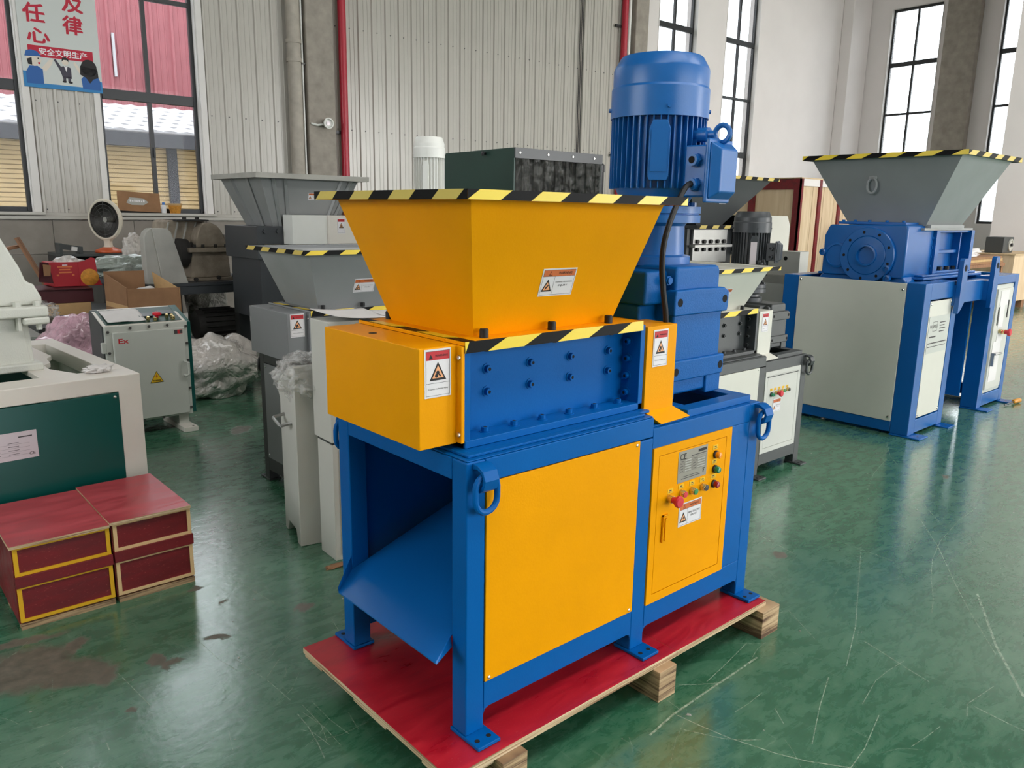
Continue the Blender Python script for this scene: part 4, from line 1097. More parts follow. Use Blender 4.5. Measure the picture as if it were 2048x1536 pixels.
# smooth it
sm = []
for i in range(len(pts) - 1):
    p0 = pts[max(i - 1, 0)]; p1 = pts[i]; p2 = pts[i + 1]; p3 = pts[min(i + 2, len(pts) - 1)]
    for k in range(5):
        u = k / 5
        sm.append(0.5 * ((2 * p1) + (p2 - p0) * u + (2 * p0 - 5 * p1 + 4 * p2 - p3) * u * u + (3 * p1 - p0 - 3 * p2 + p3) * u ** 3))
sm.append(pts[-1])
mb.tube(sm, 0.0095, 10); mb.build('power_cable', 'black_rubber', main)

pal = thing('pallet', 'red film-faced plywood pallet with laminated bearers under the shredder', 'pallet', (0, 0, 0))
def sheet_ply(x0, x1, y0, y1, z0, z1, name='deck_board'):
    mb = MB(); mb.box(x0, x1, y0, y1, z0, z1, 1)
    o = len(mb.f); mb.m[1] = 0
    return mb.build(name, ['ply_red', 'ply_edge'], pal, bevel=0.0012, seg=1)
sheet_ply(-0.122, 0.822, -0.091, 0.72, 0.1085, ZP); sheet_ply(0.824, 1.3705, -0.091, 0.72, 0.1085, ZP - 0.0008)
for x0, x1 in ((0.035, 0.125), (0.70, 0.788), (1.31, 1.425)):
    mb = MB(); mb.box(x0, x1, -0.118, 0.74, 0.0, 0.1083)
    mb.build('bearer', 'lvl_block', pal, bevel=0.002, seg=1)
for y0, y1 in ((-0.085, 0.04), (0.22, 0.40), (0.60, 0.715)):
    mb = MB(); mb.box(-0.118, 0.03, y0, y1, 0.0965, 0.1083); mb.build('batten', 'ply_edge', pal)
# ================================================================ THE OTHER TWO-SHAFT SHREDDERS
shredder('shredder', 'grey shredder on a black frame behind the white cabinets', (0.655, 2.125, 0), 0.0, 0.95, frame='black_frame', panel='grey_sheet', hop='grey_hopper', cov='grey_sheet', body='black_frame', gear='motor_white', door='cabinet_white', hh=0.325, closed='grey_sheet',
         mot=dict(gx=(0.98, 1.2), gz=1.3, c=(1.08, 0.42), R=0.098, fz=1.56, top=2.085, cf=0.74, mat='motor_white', box=(math.radians(-50), 1.68, 0.8), eye=(math.radians(170), 1.62), nfin=30))
shredder('shredder', 'small cream and dark grey shredder with a cream control door', (2.235, 0.935, 0), 0.0, 0.935, L=1.30, px1=0.715, dx0=0.79, dx1=1.22, frame='dark_frame', panel='cream', hop='cream', cov='cream', body='dark_frame', gear='dark_frame', door='cabinet_white', cream=True, hh=0.265, closed='cream',
         mot=dict(gx=(0.985, 1.2), gz=1.10, c=(1.08, 0.36), R=0.122, fz=1.16, top=1.69, cf=0.72, mat='charcoal', box=(math.radians(-70), 1.43, 0.95), eye=(math.radians(-120), 1.36), nfin=34))

# ================================================================ LEFT FOREGROUND
# two small red plywood crates standing side by side
def ply_crate(label, x0, x1, y0, y1, h, trim, rz=0.0):
    t = thing('plywood_crate', label, 'crate', (x0, y0, 0), rz)
    w = x1 - x0; d = y1 - y0
    for a, b in ((0.0, 0.05), (d / 2 - 0.03, d / 2 + 0.03), (d - 0.05, d)):
        mb = MB(); mb.box(0.0, w, a, b, 0, 0.022); mb.build('runner', 'lvl_block', t)
    mb = MB(); mb.box(0.004, w - 0.004, 0.012, d - 0.006, 0.022, h - 0.012); mb.build('carcass', 'ply_maroon', t)
    mb = MB(); mb.box(-0.012, w, -0.012, d, h - 0.012, h, 1); mb.m[1] = 0; mb.build('top_board', ['crate_top', 'ply_edge'], t)
    zb0, zb1 = h * 0.50, h * 0.63
    for z0, z1 in ((0.03, zb0), (zb1, h - 0.014)):
        mb = MB(); mb.box(0.012, w - 0.012, 0.004, 0.014, z0 + 0.006, z1 - 0.004); p = mb.build('front_panel', 'ply_maroon', t)
        mb = MB(); ring_xz = ((0.0, w, z0, z0 + 0.012), (0.0, w, z1 - 0.008, z1), (0.0, 0.014, z0 + 0.012, z1 - 0.008), (w - 0.014, w, z0 + 0.012, z1 - 0.008))
        for a, b, c_, e in ring_xz: mb.box(a, b, -0.001, 0.012, c_, e)
        mb.build('panel_edging', trim, p)
    mb = MB(); mb.box(-0.004, w + 0.004, -0.008, 0.006, zb0, zb1); mb.build('batten', 'ply_maroon', t, bevel=0.002, seg=1)
    mb = MB(); mb.box(-0.004, 0.006, 0.012, d - 0.006, 0.022, h - 0.012); mb.build('side_panel', 'ply_maroon', t)
    return t
plain('trim_yellow', (228, 174, 20), 0.6); plain('trim_cream', (226, 190, 140), 0.7)
ply_crate('red plywood crate edged in yellow, standing at the photo edge', -0.772, -0.447, 1.69, 2.19, 0.338, 'trim_yellow')
ply_crate('red plywood crate edged in pale wood next to the yellow-edged crate', -0.434, -0.136, 1.69, 2.20, 0.345, 'trim_cream')

# white machine with green panels
t = thing('granulator', 'white machine frame with dark green panel behind the red crates', 'machine', (-0.115, 2.30, 0), math.radians(4))
B = 0.1; LX = -1.3; DY = 1.30; HT = 0.80
mb = MB()
mb.box(LX, 0, 0, 0.17, HT - 0.075, HT); mb.box(LX, 0, DY - 0.17, DY, HT - 0.075, HT); mb.box(-0.085, 0, 0.17, DY - 0.17, HT - 0.075, HT); mb.box(LX, LX + 0.085, 0.17, DY - 0.17, HT - 0.075, HT)
mb.prism([(-0.20, 0.17), (-0.36, 0.17), (-0.36, DY - 0.17), (-0.16, DY - 0.17), (-0.16, 0.75), (-0.20, 0.68), (-0.22, 0.55), (-0.26, 0.5), (-0.27, 0.38)], 'Z', HT - 0.03, HT - 0.004)
mb.box(LX, 0, 0, 0.07, 0.03, 0.11); mb.box(LX, 0, DY - 0.07, DY, 0.03, 0.11)
mb.build('frame', 'machine_white', t, bevel=0.004)
for x in (-B, LX):
    for y in (0, DY - B):
        mb = MB(); mb.box(x, x + B, y, y + B, 0, HT - 0.07); mb.build('leg', 'machine_white', t, bevel=0.004)
mb = MB(); mb.box(LX + B, -B, -0.004, 0.01, 0.11, HT - 0.078); gp = mb.build('side_panel', 'green_panel', t, bevel=0.002, seg=1)
mb = MB(); mb.box(LX + B, -B, DY - 0.01, DY, 0.11, HT - 0.078); mb.build('side_panel', 'green_panel', t)
mb = MB(); mb.box(-0.012, -0.002, B, DY - B, 0.03, HT - 0.07); mb.build('end_panel', 'machine_white', t)
mb = MB(); mb.lathe([(0.008, 0), (0.006, 0.004), (0, 0.006)], 10, X=Matrix.Translation((-B - 0.018, -0.004, HT - 0.095)) @ Matrix.Rotation(PI / 2, 4, 'X')); mb.build('screw', 'screw', gp)
p = Print(0.19, 0.12, 'plate_silver', 0.0012, 0.0005)
p.rect(0.012, 0.05, 0.085, 0.098, 'ink_red', 1); p.rect(0.12, 0.172, 0.095, 0.100, 'ink_grey', 1)
for k in range(4): p.rect(0.012, 0.16, 0.02 + 0.016 * k, 0.0206 + 0.016 * k, 'ink_grey', 1); p.rect(0.02, 0.05, 0.026 + 0.016 * k, 0.028 + 0.016 * k, 'ink_grey', 1); p.rect(0.08, 0.12, 0.026 + 0.016 * k, 0.028 + 0.016 * k, 'ink_grey', 1)
p.text('CE', 0.155, 0.178, 0.014, 0.026, 'ink_black', 1)
p.build('nameplate', t, (-0.635, -0.0045, 0.495), (1, 0, 0), (0, 0, 1))
# cast gearbox sitting on it
mb = MB()
mb.prism([(-1.1, HT), (-0.33, HT), (-0.30, HT + 0.03), (-0.33, HT + 0.035), (-0.35, 1.045), (-1.1, 1.045)], 'Y', 0.42, 1.0)
mb.box(-1.1, -0.25, 0.36, 1.06, 1.045, 1.095); mb.box(-0.36, -0.248, 0.36, 0.50, 1.01, 1.045)
mb.prism([(-1.1, 1.095), (-0.258, 1.095), (-0.258, 1.13), (-0.285, 1.19), (-0.315, 1.205), (-0.335, 1.27), (-0.42, 1.455), (-0.47, 1.475), (-1.1, 1.475)], 'Y', 0.42, 1.0)
g = mb.build('gearbox', 'cast_white', t, bevel=0.014)
mb = MB(); mb.hexa([(-1.1, 0.408, 1.25), (-0.43, 0.408, 1.25), (-0.43, 0.42, 1.25), (-1.1, 0.42, 1.25)], [(-1.1, 0.408, 1.43), (-0.5, 0.408, 1.43), (-0.5, 0.42, 1.43), (-1.1, 0.42, 1.43)]); mb.build('cover_plate', 'cast_white', g, bevel=0.004)
for x, z in ((-0.46, 1.27), (-0.49, 1.35), (-0.53, 1.41), (-0.6, 1.27), (-0.62, 1.41)):
    mb = MB(); mb.cyl((x, 0.41, z), (x, 0.40, z), 0.012, 8); mb.build('plate_bolt', 'cast_white', g)
for x, y in ((-0.29, 0.39), (-0.37, 0.39), (-0.46, 0.385), (-0.6, 0.385)):
    mb = MB(); mb.cyl((x, y, 1.095), (x, y, 1.117), 0.017, 6, smooth=False); mb.build('bolt', 'cast_white', g)
    mb = MB(); mb.cyl((x, y, 0.985), (x, y, 1.045), 0.013, 6, smooth=False); mb.build('nut', 'cast_white', g)
mb = MB(); mb.prism([(-0.345, HT + 0.03), (-0.315, HT + 0.03), (-0.325, 1.03), (-0.35, 1.03)], 'Y', 0.43, 0.47); mb.build('rib', 'cast_white', g, bevel=0.006)
mb = MB(); mb.box(-1.1, -0.29, 0.38, 1.04, HT - 0.006, HT + 0.03); mb.build('gearbox_foot', 'cast_white', g, bevel=0.008)
rg = blob('rag', 'paper', (-0.26, 2.42, 0.816), (0.06, 0.03, 0.022), 3, 0.5, 2.5, sub=4, floor=-0.012)
tag(rg, 'crumpled white rag on the edge of the white machine frame', 'rag')

# explosion-proof control cabinet
t = thing('control_cabinet', 'grey explosion-proof control box marked with Ex letters and a yellow triangle', 'cabinet', (0.185, 4.10, 0), math.radians(1))
mb = MB(); W_ = 0.55
mb.prism([(0.03, 0.11), (0.29, 0.11), (0.29, 0.845), (0.25, 0.85), (0.03, 0.775)], 'X', 0.035, W_ - 0.035); mb.build('body', 'green_dark', t, bevel=0.004)
mb = MB(); mb.prism([(-0.01, 0.12), (0.30, 0.12), (0.30, 0.84), (0.26, 0.86), (-0.01, 0.77)], 'X', W_ - 0.04, W_ + 0.012); mb.build('side_plate', 'green_panel', t, bevel=0.003)
mb = MB(); mb.prism([(0.02, 0.12), (0.30, 0.12), (0.30, 0.84), (0.26, 0.858), (0.02, 0.77)], 'X', -0.004, 0.04); mb.build('side_plate', 'dark_frame', t, bevel=0.003)
mb = MB(); mb.box(0.005, W_ - 0.012, -0.012, 0.03, 0.11, 0.775); dr = mb.build('flange_door', 'ex_grey', t, bevel=0.004)
mb = MB(); mb.box(0.045, W_ - 0.04, -0.035, -0.012, 0.125, 0.735); mb.build('door_panel', 'ex_grey', dr, bevel=0.006)
mb = MB(); mb.hexa([(0.0, 0.0, 0.771), (W_ - 0.02, 0.0, 0.771), (W_ - 0.02, 0.265, 0.848), (0.0, 0.265, 0.848)], [(0.0, 0.0, 0.779), (W_ - 0.02, 0.0, 0.779), (W_ - 0.02, 0.265, 0.858), (0.0, 0.265, 0.858)]); tp = mb.build('sloped_top', 'machine_white', t)
up = Vector((0, 0.265, 0.078)).normalized(); nz = Vector((1, 0, 0)).cross(up)
p = Print(0.49, 0.25, 'green_dark', 0.002); p.build('control_panel', t, (0.02, 0.006, 0.7815), (1, 0, 0), tuple(up))
for x, z in ([(0.02 + 0.0, 0.74), (0.02, 0.60), (0.02, 0.44), (0.02, 0.27), (W_ - 0.025, 0.74), (W_ - 0.025, 0.62), (W_ - 0.025, 0.5), (W_ - 0.025, 0.3), (W_ - 0.025, 0.16)] + [(0.16, 0.757), (0.28, 0.757), (0.40, 0.757), (0.2, 0.117), (0.33, 0.117)]):
    mb = MB(); mb.cyl((x, -0.012, z), (x, -0.024, z), 0.007, 8); mb.cyl((x, -0.022, z), (x, -0.026, z), 0.01, 6, smooth=False); mb.build('door_bolt', 'steel_dark', dr)
mb = MB(); mb.tube([(W_ - 0.06, -0.03, 0.50), (W_ - 0.06, -0.07, 0.50), (W_ - 0.045, -0.08, 0.49), (W_ - 0.045, -0.08, 0.41), (W_ - 0.06, -0.07, 0.40), (W_ - 0.06, -0.03, 0.40)], 0.008, 8); mb.build('door_handle', 'ex_grey', dr)
for z in (0.60, 0.22):
    mb = MB(); mb.box(-0.022, 0.006, -0.02, 0.012, z, z + 0.07); mb.build('hinge', 'ex_grey', dr, bevel=0.004)
p = Print(0.085, 0.06, 'ex_grey'); p.text('Ex', 0.01, 0.075, 0.014, 0.048, 'ink_red', 1, 0.02); p.build('ex_plate', t, (0.066, -0.0355, 0.645), (1, 0, 0), (0, 0, 1), 'raised plate with red Ex lettering')
p = Print(0.07, 0.032, 'ex_grey'); p.rect(0.012, 0.035, 0.002, 0.03, 'ink_grey', 1); p.rect(0.035, 0.068, 0.002, 0.03, 'ink_red', 1); p.rect(0.05, 0.068, 0.004, 0.028, 'ink_grey', 2); p.build('maker_plate', t, (W_ - 0.125, -0.0355, 0.692), (1, 0, 0), (0, 0, 1))
mb = MB(); mb.prism([(0, 0), (0.088, 0), (0.044, 0.078)], 'Z', 0, 0.001, 0); p = Print(0.001, 0.001, 'ink_yellow'); p.mb = MB(); p.mb.prism([(0, 0), (0.09, 0), (0.045, 0.08)], 'Z', 0, 0.0012)
p.frame(0.006, 0.084, 0.0, 0.0035, 0.0016, 'ink_black', 1)
for a, b in (((0, 0), (0.045, 0.08)), ((0.045, 0.08), (0.09, 0))):
    d = Vector((b[0] - a[0], b[1] - a[1])).normalized(); n_ = Vector((d.y, -d.x)) * 0.003
    p.poly([a, (a[0] + n_.x, a[1] + n_.y), (b[0] + n_.x, b[1] + n_.y), b], 'ink_black', 1)
p.poly([(0.047, 0.062), (0.038, 0.042), (0.045, 0.042), (0.041, 0.026), (0.053, 0.047), (0.046, 0.047)], 'ink_red', 2)
p.text('有电危险', 0.018, 0.072, 0.008, 0.02, 'ink_black', 2, 0.02)
p.build('hazard_triangle', t, (0.255, -0.0355, 0.37), (1, 0, 0), (0, 0, 1), 'yellow electric hazard triangle')
for x in (0.04, W_ - 0.10):
    mb = MB(); mb.box(x, x + 0.07, 0.03, 0.25, 0.035, 0.12); mb.build('leg', 'ex_grey', t)
    mb = MB(); mb.box(x - 0.01, x + 0.085, -0.10, 0.34, 0.0, 0.035); f_ = mb.build('foot', 'machine_white', t, bevel=0.003, seg=1)
    mb = MB(); mb.cyl((x + 0.06, -0.07, 0.0349), (x + 0.06, -0.07, 0.0354), 0.008, 12); mb.build('bolt_hole', 'hole', f_)
# things on its sloped top
def onslope(x, v, h): return Vector((x, 0, 0.779)) + Vector((0, up.y, up.z)) * v + nz * h
for x, v in ((0.30, 0.12), (0.44, 0.14)):
    q = onslope(x, v, 0.004); mb = MB(); mb.box(-0.045, 0.045, -0.03, 0.03, 0, 0.008, X=Matrix.Translation(q) @ Matrix.Rotation(math.atan2(up.z, up.y), 4, 'X')); mb.build('meter_window', 'black_plastic', t)
q = onslope(0.365, 0.075, 0.0); X = Matrix.Translation(q) @ Matrix.Rotation(math.atan2(up.z, up.y), 4, 'X')
mb = MB(); mb.lathe([(0.012, 0), (0.012, 0.02), (0.028, 0.024), (0.03, 0.034), (0.02, 0.04), (0, 0.041)], 20, X=X); mb.build('emergency_stop', 'cap_red', t)
for dx, dv in ((0.30, 0.05), (0.34, 0.03), (0.43, 0.07), (0.46, 0.06), (0.46, 0.03)):
    q = onslope(dx, dv, 0.0); mb = MB(); mb.lathe([(0.012, 0), (0.012, 0.022), (0.008, 0.025), (0, 0.025)], 14, X=Matrix.Translation(q) @ Matrix.Rotation(math.atan2(up.z, up.y), 4, 'X')); mb.build('push_button', 'brass_ring', t)
# wrinkled document pouch lying on the cabinet
mb = MB(); N_ = 16
vs = []; fs = []
for i in range(N_ + 1):
    for j in range(N_ + 1):
        u = 0.04 + 0.24 * i / N_; v = 0.03 + 0.2 * j / N_
        q = onslope(u + 0.03 * (0.5 - j / N_) * 0, v, 0.012 + 0.008 * noise.noise(Vector((u * 14, v * 18, 3.2))) + 0.004 * abs(noise.noise(Vector((u * 40, v * 30, 1)))))
        vs.append(Vector((0.185, 4.10, 0)) + Matrix.Rotation(math.radians(1), 3, 'Z') @ q)
for i in range(N_):
    for j in range(N_):
        a = i * (N_ + 1) + j; fs.append((a, a + N_ + 1, a + N_ + 2, a + 1))
mb.add(vs, fs, 0, True)
o = mb.build('document_pouch', 'paper', None); sd = o.modifiers.new('thick', 'SOLIDIFY'); sd.thickness = 0.006
tag(o, 'wrinkled white paper pouch lying on the Ex control box', 'pouch')

# milky plastic sack beside it
o = blob('plastic_sack', 'bag_milky', (1.22, 5.0, 0.24), (0.36, 0.30, 0.29), 5, 0.3, 1.3, sub=5, floor=-0.238, octv=2)
tag(o, 'translucent milky plastic sack on the floor beside the Ex box', 'bag')

# ================================================================ WHITE CABINETS BETWEEN THE MACHINES
t = thing('console_cabinet', 'white console cabinet with a bent wire handle, its sloped top wrapped in film', 'cabinet', (0.368, 1.728, 0), math.radians(-11.5))
mb = MB(); d = 0.278
mb.prism([(0, 0.075), (0, 0.0), (0.05, 0.0), (0.075, 0.06), (0.2, 0.06), (0.235, 0.0), (d, 0.0), (d, 0.66), (d + 0.035, 0.70), (d + 0.035, 0.745), (0.06, 0.855), (0.0, 0.86)], 'X', 0.0, 0.2)
mb.build('body', 'cabinet_white', t, bevel=0.004)
mb = MB(); mb.tube([(0.0, 0.2, 0.60), (-0.05, 0.2, 0.59), (-0.055, 0.19, 0.588), (-0.055, 0.08, 0.578), (-0.05, 0.07, 0.577), (0.0, 0.07, 0.585)], 0.008, 8); mb.build('wire_handle', 'steel', t)
o = blob('wrap_film', 'film_clear', (0.1, 0.09, 0.79), (0.16, 0.17, 0.11), 11, 0.3, 1.9, parent=t, sub=5)
t = thing('switch_cabinet', 'tall white switch cabinet half hidden behind the yellow shredder', 'cabinet', (0.42, 1.485, 0), math.radians(-3))
mb = MB(); mb.box(0, 0.5, 0, 0.155, 0, 0.545); mb.build('lower_body', 'cabinet_white', t, bevel=0.003)
mb = MB(); mb.box(-0.006, 0.5, -0.006, 0.172, 0.555, 1.085); mb.build('upper_body', 'cabinet_white', t, bevel=0.003)
mb = MB(); mb.box(0.0, 0.5, 0.002, 0.15, 0.544, 0.556); mb.build('seam', 'dark_frame', t)
mb = MB(); mb.box(0.03, 0.47, -0.006, 0.004, 0.03, 0.52); mb.build('door', 'cabinet_white', t, bevel=0.002, seg=1)
mb = MB(); mb.add([(0, 0, 0.0), (0.36, -0.04, 0.004), (0.40, 0.16, 0.01), (0.05, 0.2, 0.002), (-0.02, 0.1, 0.02)], [(0, 1, 2, 3, 4)])
def paper_sheet(label, loc, rz, w, h, curl, mat='paper', name='paper_sheet'):
    mb = MB(); n = 8; vs = []; fs = []
    for i in range(n + 1):
        for j in range(n + 1):
            u = i / n; v = j / n
            vs.append((w * (u - 0.5), h * (v - 0.5), 0.002 + curl * (1 - u) ** 2 * 0.5 + curl * 0.4 * v * v))
    for i in range(n):
        for j in range(n):
            a = i * (n + 1) + j; fs.append((a, a + n + 1, a + n + 2, a + 1))
    mb.add(vs, fs, 0, True); o = mb.build(name, mat, None, loc=loc, rot=(0, 0, rz)); s_ = o.modifiers.new('thick', 'SOLIDIFY'); s_.thickness = 0.0015
    return tag(o, label, 'paper')
paper_sheet('curled white paper sheet on top of the tall switch cabinet', (0.58, 1.56, 1.087), 0.2, 0.30, 0.21, 0.045)
paper_sheet('second paper sheet lying flat on the tall switch cabinet', (0.84, 1.57, 1.087), -0.1, 0.26, 0.17, 0.01)
o = blob('floor_scrap', 'cardboard', (0.385, 1.44, 0.004), (0.05, 0.025, 0.006), 8, 0.6, 2.0, sub=3, floor=-0.003)
tag(o, 'small brown scrap on the floor by the tall switch cabinet', 'scrap')
# ================================================================ CLUTTER ALONG THE BLOCK WALL
def xz_box(name, mat, parent, x0, x1, y0, y1, z0, z1, bevel=0.0, **k):
    mb = MB(); mb.box(x0, x1, y0, y1, z0, z1); return mb.build(name, mat, parent, bevel=bevel, seg=1, **k)

# steel bench carrying the old gearbox
t = thing('steel_bench', 'dark steel bench carrying the rusty old gearbox', 'bench', (1.14, 6.0, 0))
xz_box('bench_top', 'charcoal', t, 0, 1.5, 0, 0.95, 0.83, 0.86, 0.003)
xz_box('apron', 'charcoal', t, 0.02, 1.48, 0.01, 0.05, 0.755, 0.83); xz_box('apron', 'charcoal', t, 0.02, 1.48, 0.9, 0.94, 0.755, 0.83)
for x in (0.02, 1.4):
    for y in (0.02, 0.85): xz_box('leg', 'black_frame', t, x, x + 0.08, y, y + 0.08, 0, 0.755)
xz_box('lower_shelf', 'black_frame', t, 0.02, 1.48, 0.1, 0.9, 0.2, 0.23)
mb = MB(); mb.lathe([(0.0, 0), (0.14, 0), (0.155, 0.03), (0.155, 0.4), (0.13, 0.44), (0, 0.44)], 28, X=Matrix.Translation((0.45, 0.42, 0.39)) @ Matrix.Rotation(PI / 2, 4, 'Y'))
for k in range(20):
    a = 2 * PI * k / 20; mb.box(0.06, 0.36, -0.004, 0.004, 0.15, 0.172, X=Matrix.Translation((0.45, 0.42, 0.39)) @ Matrix.Rotation(a, 4, 'X'))
o = mb.build('electric_motor', 'cast_dark', None, loc=(1.14, 6.0, 0.01)); tag(o, 'black electric motor lying on the shelf under the steel bench', 'motor')
mb = MB(); ring = [(-0.035, -0.03), (0.035, -0.03), (0.035, 0.03), (-0.035, 0.03)]
for a, b, c_, d in ((-0.04, 0.04, -0.03, -0.026), (-0.04, 0.04, 0.026, 0.03), (-0.04, -0.036, -0.026, 0.026), (0.036, 0.04, -0.026, 0.026)): mb.box(-0.19, 0.19, a, b, c_, d)
o = mb.build('steel_tube', 'steel_dark', None, loc=(1.80, 6.12, 0.262), rot=(0, 0, math.radians(-14))); tag(o, 'short square steel tube on the shelf under the steel bench', 'tube')

t = thing('old_gearbox', 'rusty cast gearbox with a ribbed cover on the steel bench', 'gearbox', (1.33, 6.15, 0.86))
mb = MB(); mb.box(0.14, 0.60, 0.0, 0.5, 0.0, 0.03); mb.build('base_plate', 'rust_cast', t, bevel=0.006)
mb = MB(); mb.hexa([(0.17, 0.04, 0.03), (0.56, 0.04, 0.03), (0.56, 0.46, 0.03), (0.17, 0.46, 0.03)], [(0.2, 0.05, 0.27), (0.55, 0.05, 0.27), (0.55, 0.45, 0.27), (0.2, 0.45, 0.27)]); mb.build('lower_housing', 'rust_cast', t, bevel=0.01)
xz_box('joint_flange', 'rust_cast', t, 0.16, 0.58, 0.0, 0.5, 0.27, 0.315, 0.006)
arch = [(0.24, 0.315), (0.55, 0.315), (0.53, 0.40), (0.50, 0.47), (0.46, 0.52), (0.40, 0.55), (0.33, 0.545), (0.29, 0.5), (0.26, 0.42)]
mb = MB(); mb.prism(arch, 'Y', 0.06, 0.44); mb.build('upper_cover', 'rust_cast', t, bevel=0.012)
mb = MB(); mb.prism([(-0.02, 0.30), (0.36, 0.30), (0.40, 0.56), (0.08, 0.57), (0.04, 0.55)], 'Y', 0.22, 0.62); rc = mb.build('ribbed_cover', 'rust_cast', t, bevel=0.008)
for k in range(5):
    x = -0.0 + 0.085 * k
    mb = MB(); mb.hexa([(x - 0.02, 0.2, 0.30), (x - 0.008, 0.2, 0.30), (x - 0.008, 0.22, 0.30), (x - 0.02, 0.22, 0.30)], [(x + 0.05, 0.2, 0.55), (x + 0.062, 0.2, 0.55), (x + 0.062, 0.22, 0.55), (x + 0.05, 0.22, 0.55)]); mb.build('rib', 'dull_grey', rc)
xz_box('cover_lid', 'cast_dark', t, 0.1, 0.4, 0.1, 0.5, 0.56, 0.575, 0.004)
for x in (0.2, 0.32): mb = MB(); mb.cyl((x, 0.2, 0.575), (x, 0.2, 0.6), 0.02, 8); mb.build('breather', 'cast_dark', t)
mb = MB(); mb.lathe([(0.0, 0.0), (0.135, 0.0), (0.14, 0.02), (0.13, 0.10), (0.10, 0.12), (0.10, 0.2)], 28, X=Matrix.Translation((0.1, 0.18, 0.26)) @ Matrix.Rotation(PI / 2, 4, 'Y')); mb.build('bearing_cap', 'cast_dark', t)
mb = MB(); mb.lathe([(0.0, 0.0), (0.10, 0.0), (0.105, 0.02), (0.10, 0.08), (0.08, 0.2)], 24, X=Matrix.Translation((-0.02, 0.36, 0.28)) @ Matrix.Rotation(PI / 2, 4, 'Y')); mb.build('bearing_cap', 'cast_dark', t)
for x, z in ((0.2, 0.02), (0.42, 0.03), (0.57, 0.04)):
    mb = MB(); mb.cyl((x, 0.0, z), (x, -0.02, z), 0.02, 8); mb.build('foot_bolt', 'cast_dark', t)
for x in (0.22, 0.3, 0.42, 0.52):
    mb = MB(); mb.cyl((x, 0.03, 0.315), (x, 0.03, 0.345), 0.016, 8); mb.build('flange_bolt', 'cast_dark', t)
t = thing('belt_guard', 'pale grey sheet metal belt guard leaning beside the old gearbox', 'guard', (1.05, 6.02, 0.86))
mb = MB(); mb.prism([(0.0, 0.0), (0.36, 0.0), (0.235, 0.47), (0.20, 0.5), (0.06, 0.5), (0.02, 0.47), (0.0, 0.42)], 'Y', 0.0, 0.12); mb.build('shell', 'dull_grey', t, bevel=0.012)
mb = MB(); mb.prism([(0.135, 0.0), (0.36, 0.0), (0.235, 0.47), (0.20, 0.5), (0.07, 0.5)], 'Y', -0.02, 0.0); mb.build('front_cover', 'dull_grey', t, bevel=0.006)
t = thing('guard_plate', 'grey guard cover with a small warning sticker, beside the old gearbox', 'guard', (2.01, 6.03, 0.86), math.radians(-2))
mb = MB(); mb.hexa([(0.0, 0, 0), (0.24, 0, 0), (0.24, 0.1, 0), (0.0, 0.1, 0)], [(-0.07, 0.02, 0.43), (0.2, 0.02, 0.44), (0.2, 0.5, 0.44), (-0.07, 0.5, 0.43)]); mb.build('cover', 'dull_grey', t, bevel=0.006)
warn_tall(t, (0.055, 0.012, 0.27), (1, 0, 0), (0, 0.05, 1), 0.09, 0.13)

# table loaded with cartons
t = thing('work_table', 'dark low work table piled with cartons', 'table', (0.05, 5.42, 0))
xz_box('table_top', 'black_frame', t, 0, 1.0, 0, 1.5, 0.58, 0.62, 0.003)
for x in (0.02, 0.92):
    for y in (0.02, 1.42): xz_box('leg', 'black_frame', t, x, x + 0.06, y, y + 0.06, 0, 0.58)
t = thing('open_carton', 'open brown cardboard box with worn edges behind the Ex box', 'box', (0.62, 5.48, 0.622), math.radians(-6))
w, d, h = 0.46, 0.36, 0.27
xz_box('front_wall', 'cardboard', t, 0.10, w + 0.06, 0, 0.006, 0, h - 0.01); xz_box('back_wall', 'cardboard', t, 0.0, 0.32, d + 0.05, d + 0.056, 0, h + 0.11)
mb = MB(); mb.hexa([(0.10, 0, 0), (0.106, 0, 0), (0.006, d + 0.05, 0), (0.0, d + 0.05, 0)], [(0.10, 0, h), (0.106, 0, h), (0.006, d + 0.05, h + 0.1), (0.0, d + 0.05, h + 0.1)]); mb.build('side_wall', 'cardboard', t)
mb = MB(); mb.hexa([(w + 0.05, 0, 0), (w + 0.056, 0, 0), (w - 0.04, d, 0), (w - 0.046, d, 0)], [(w + 0.05, 0, h - 0.02), (w + 0.056, 0, h - 0.02), (w - 0.08, d, h + 0.1), (w - 0.086, d, h + 0.1)]); mb.build('side_wall', 'cardboard_light', t)
xz_box('bottom', 'cardboard', t, 0.09, w, 0, d, 0, 0.006)
mb = MB(); mb.hexa([(0.099, -0.0015, 0.08), (0.103, -0.0015, 0.08), (0.003, d + 0.047, 0.09), (-0.001, d + 0.047, 0.09)], [(0.099, -0.0015, 0.12), (0.103, -0.0015, 0.12), (0.003, d + 0.047, 0.13), (-0.001, d + 0.047, 0.13)]); mb.build('packing_tape', 'cardboard_light', t)
o = blob('stuffing', 'paper', (0.30, 0.18, 0.16), (0.15, 0.12, 0.1), 21, 0.3, 2.5, parent=t, sub=3)
o = xz_box('flat_carton', 'cardboard_light', None, 0.14, 0.60, 6.12, 6.7, 0.622, 0.722, 0.003); tag(o, 'flat tan carton under the maroon carton', 'box')
t = thing('maroon_carton', 'dark maroon carton with open flap under the red snack box', 'box', (0.16, 6.14, 0.724))
xz_box('box_body', 'carton_maroon', t, 0, 0.47, 0, 0.52, 0, 0.115, 0.003)
mb = MB(); mb.hexa([(0.0, -0.01, 0.117), (0.46, -0.03, 0.117), (0.48, 0.42, 0.118), (0.0, 0.42, 0.118)], [(0.0, -0.01, 0.12), (0.46, -0.03, 0.124), (0.48, 0.42, 0.122), (0.0, 0.42, 0.121)]); mb.build('lid_flap', 'carton_maroon', t)
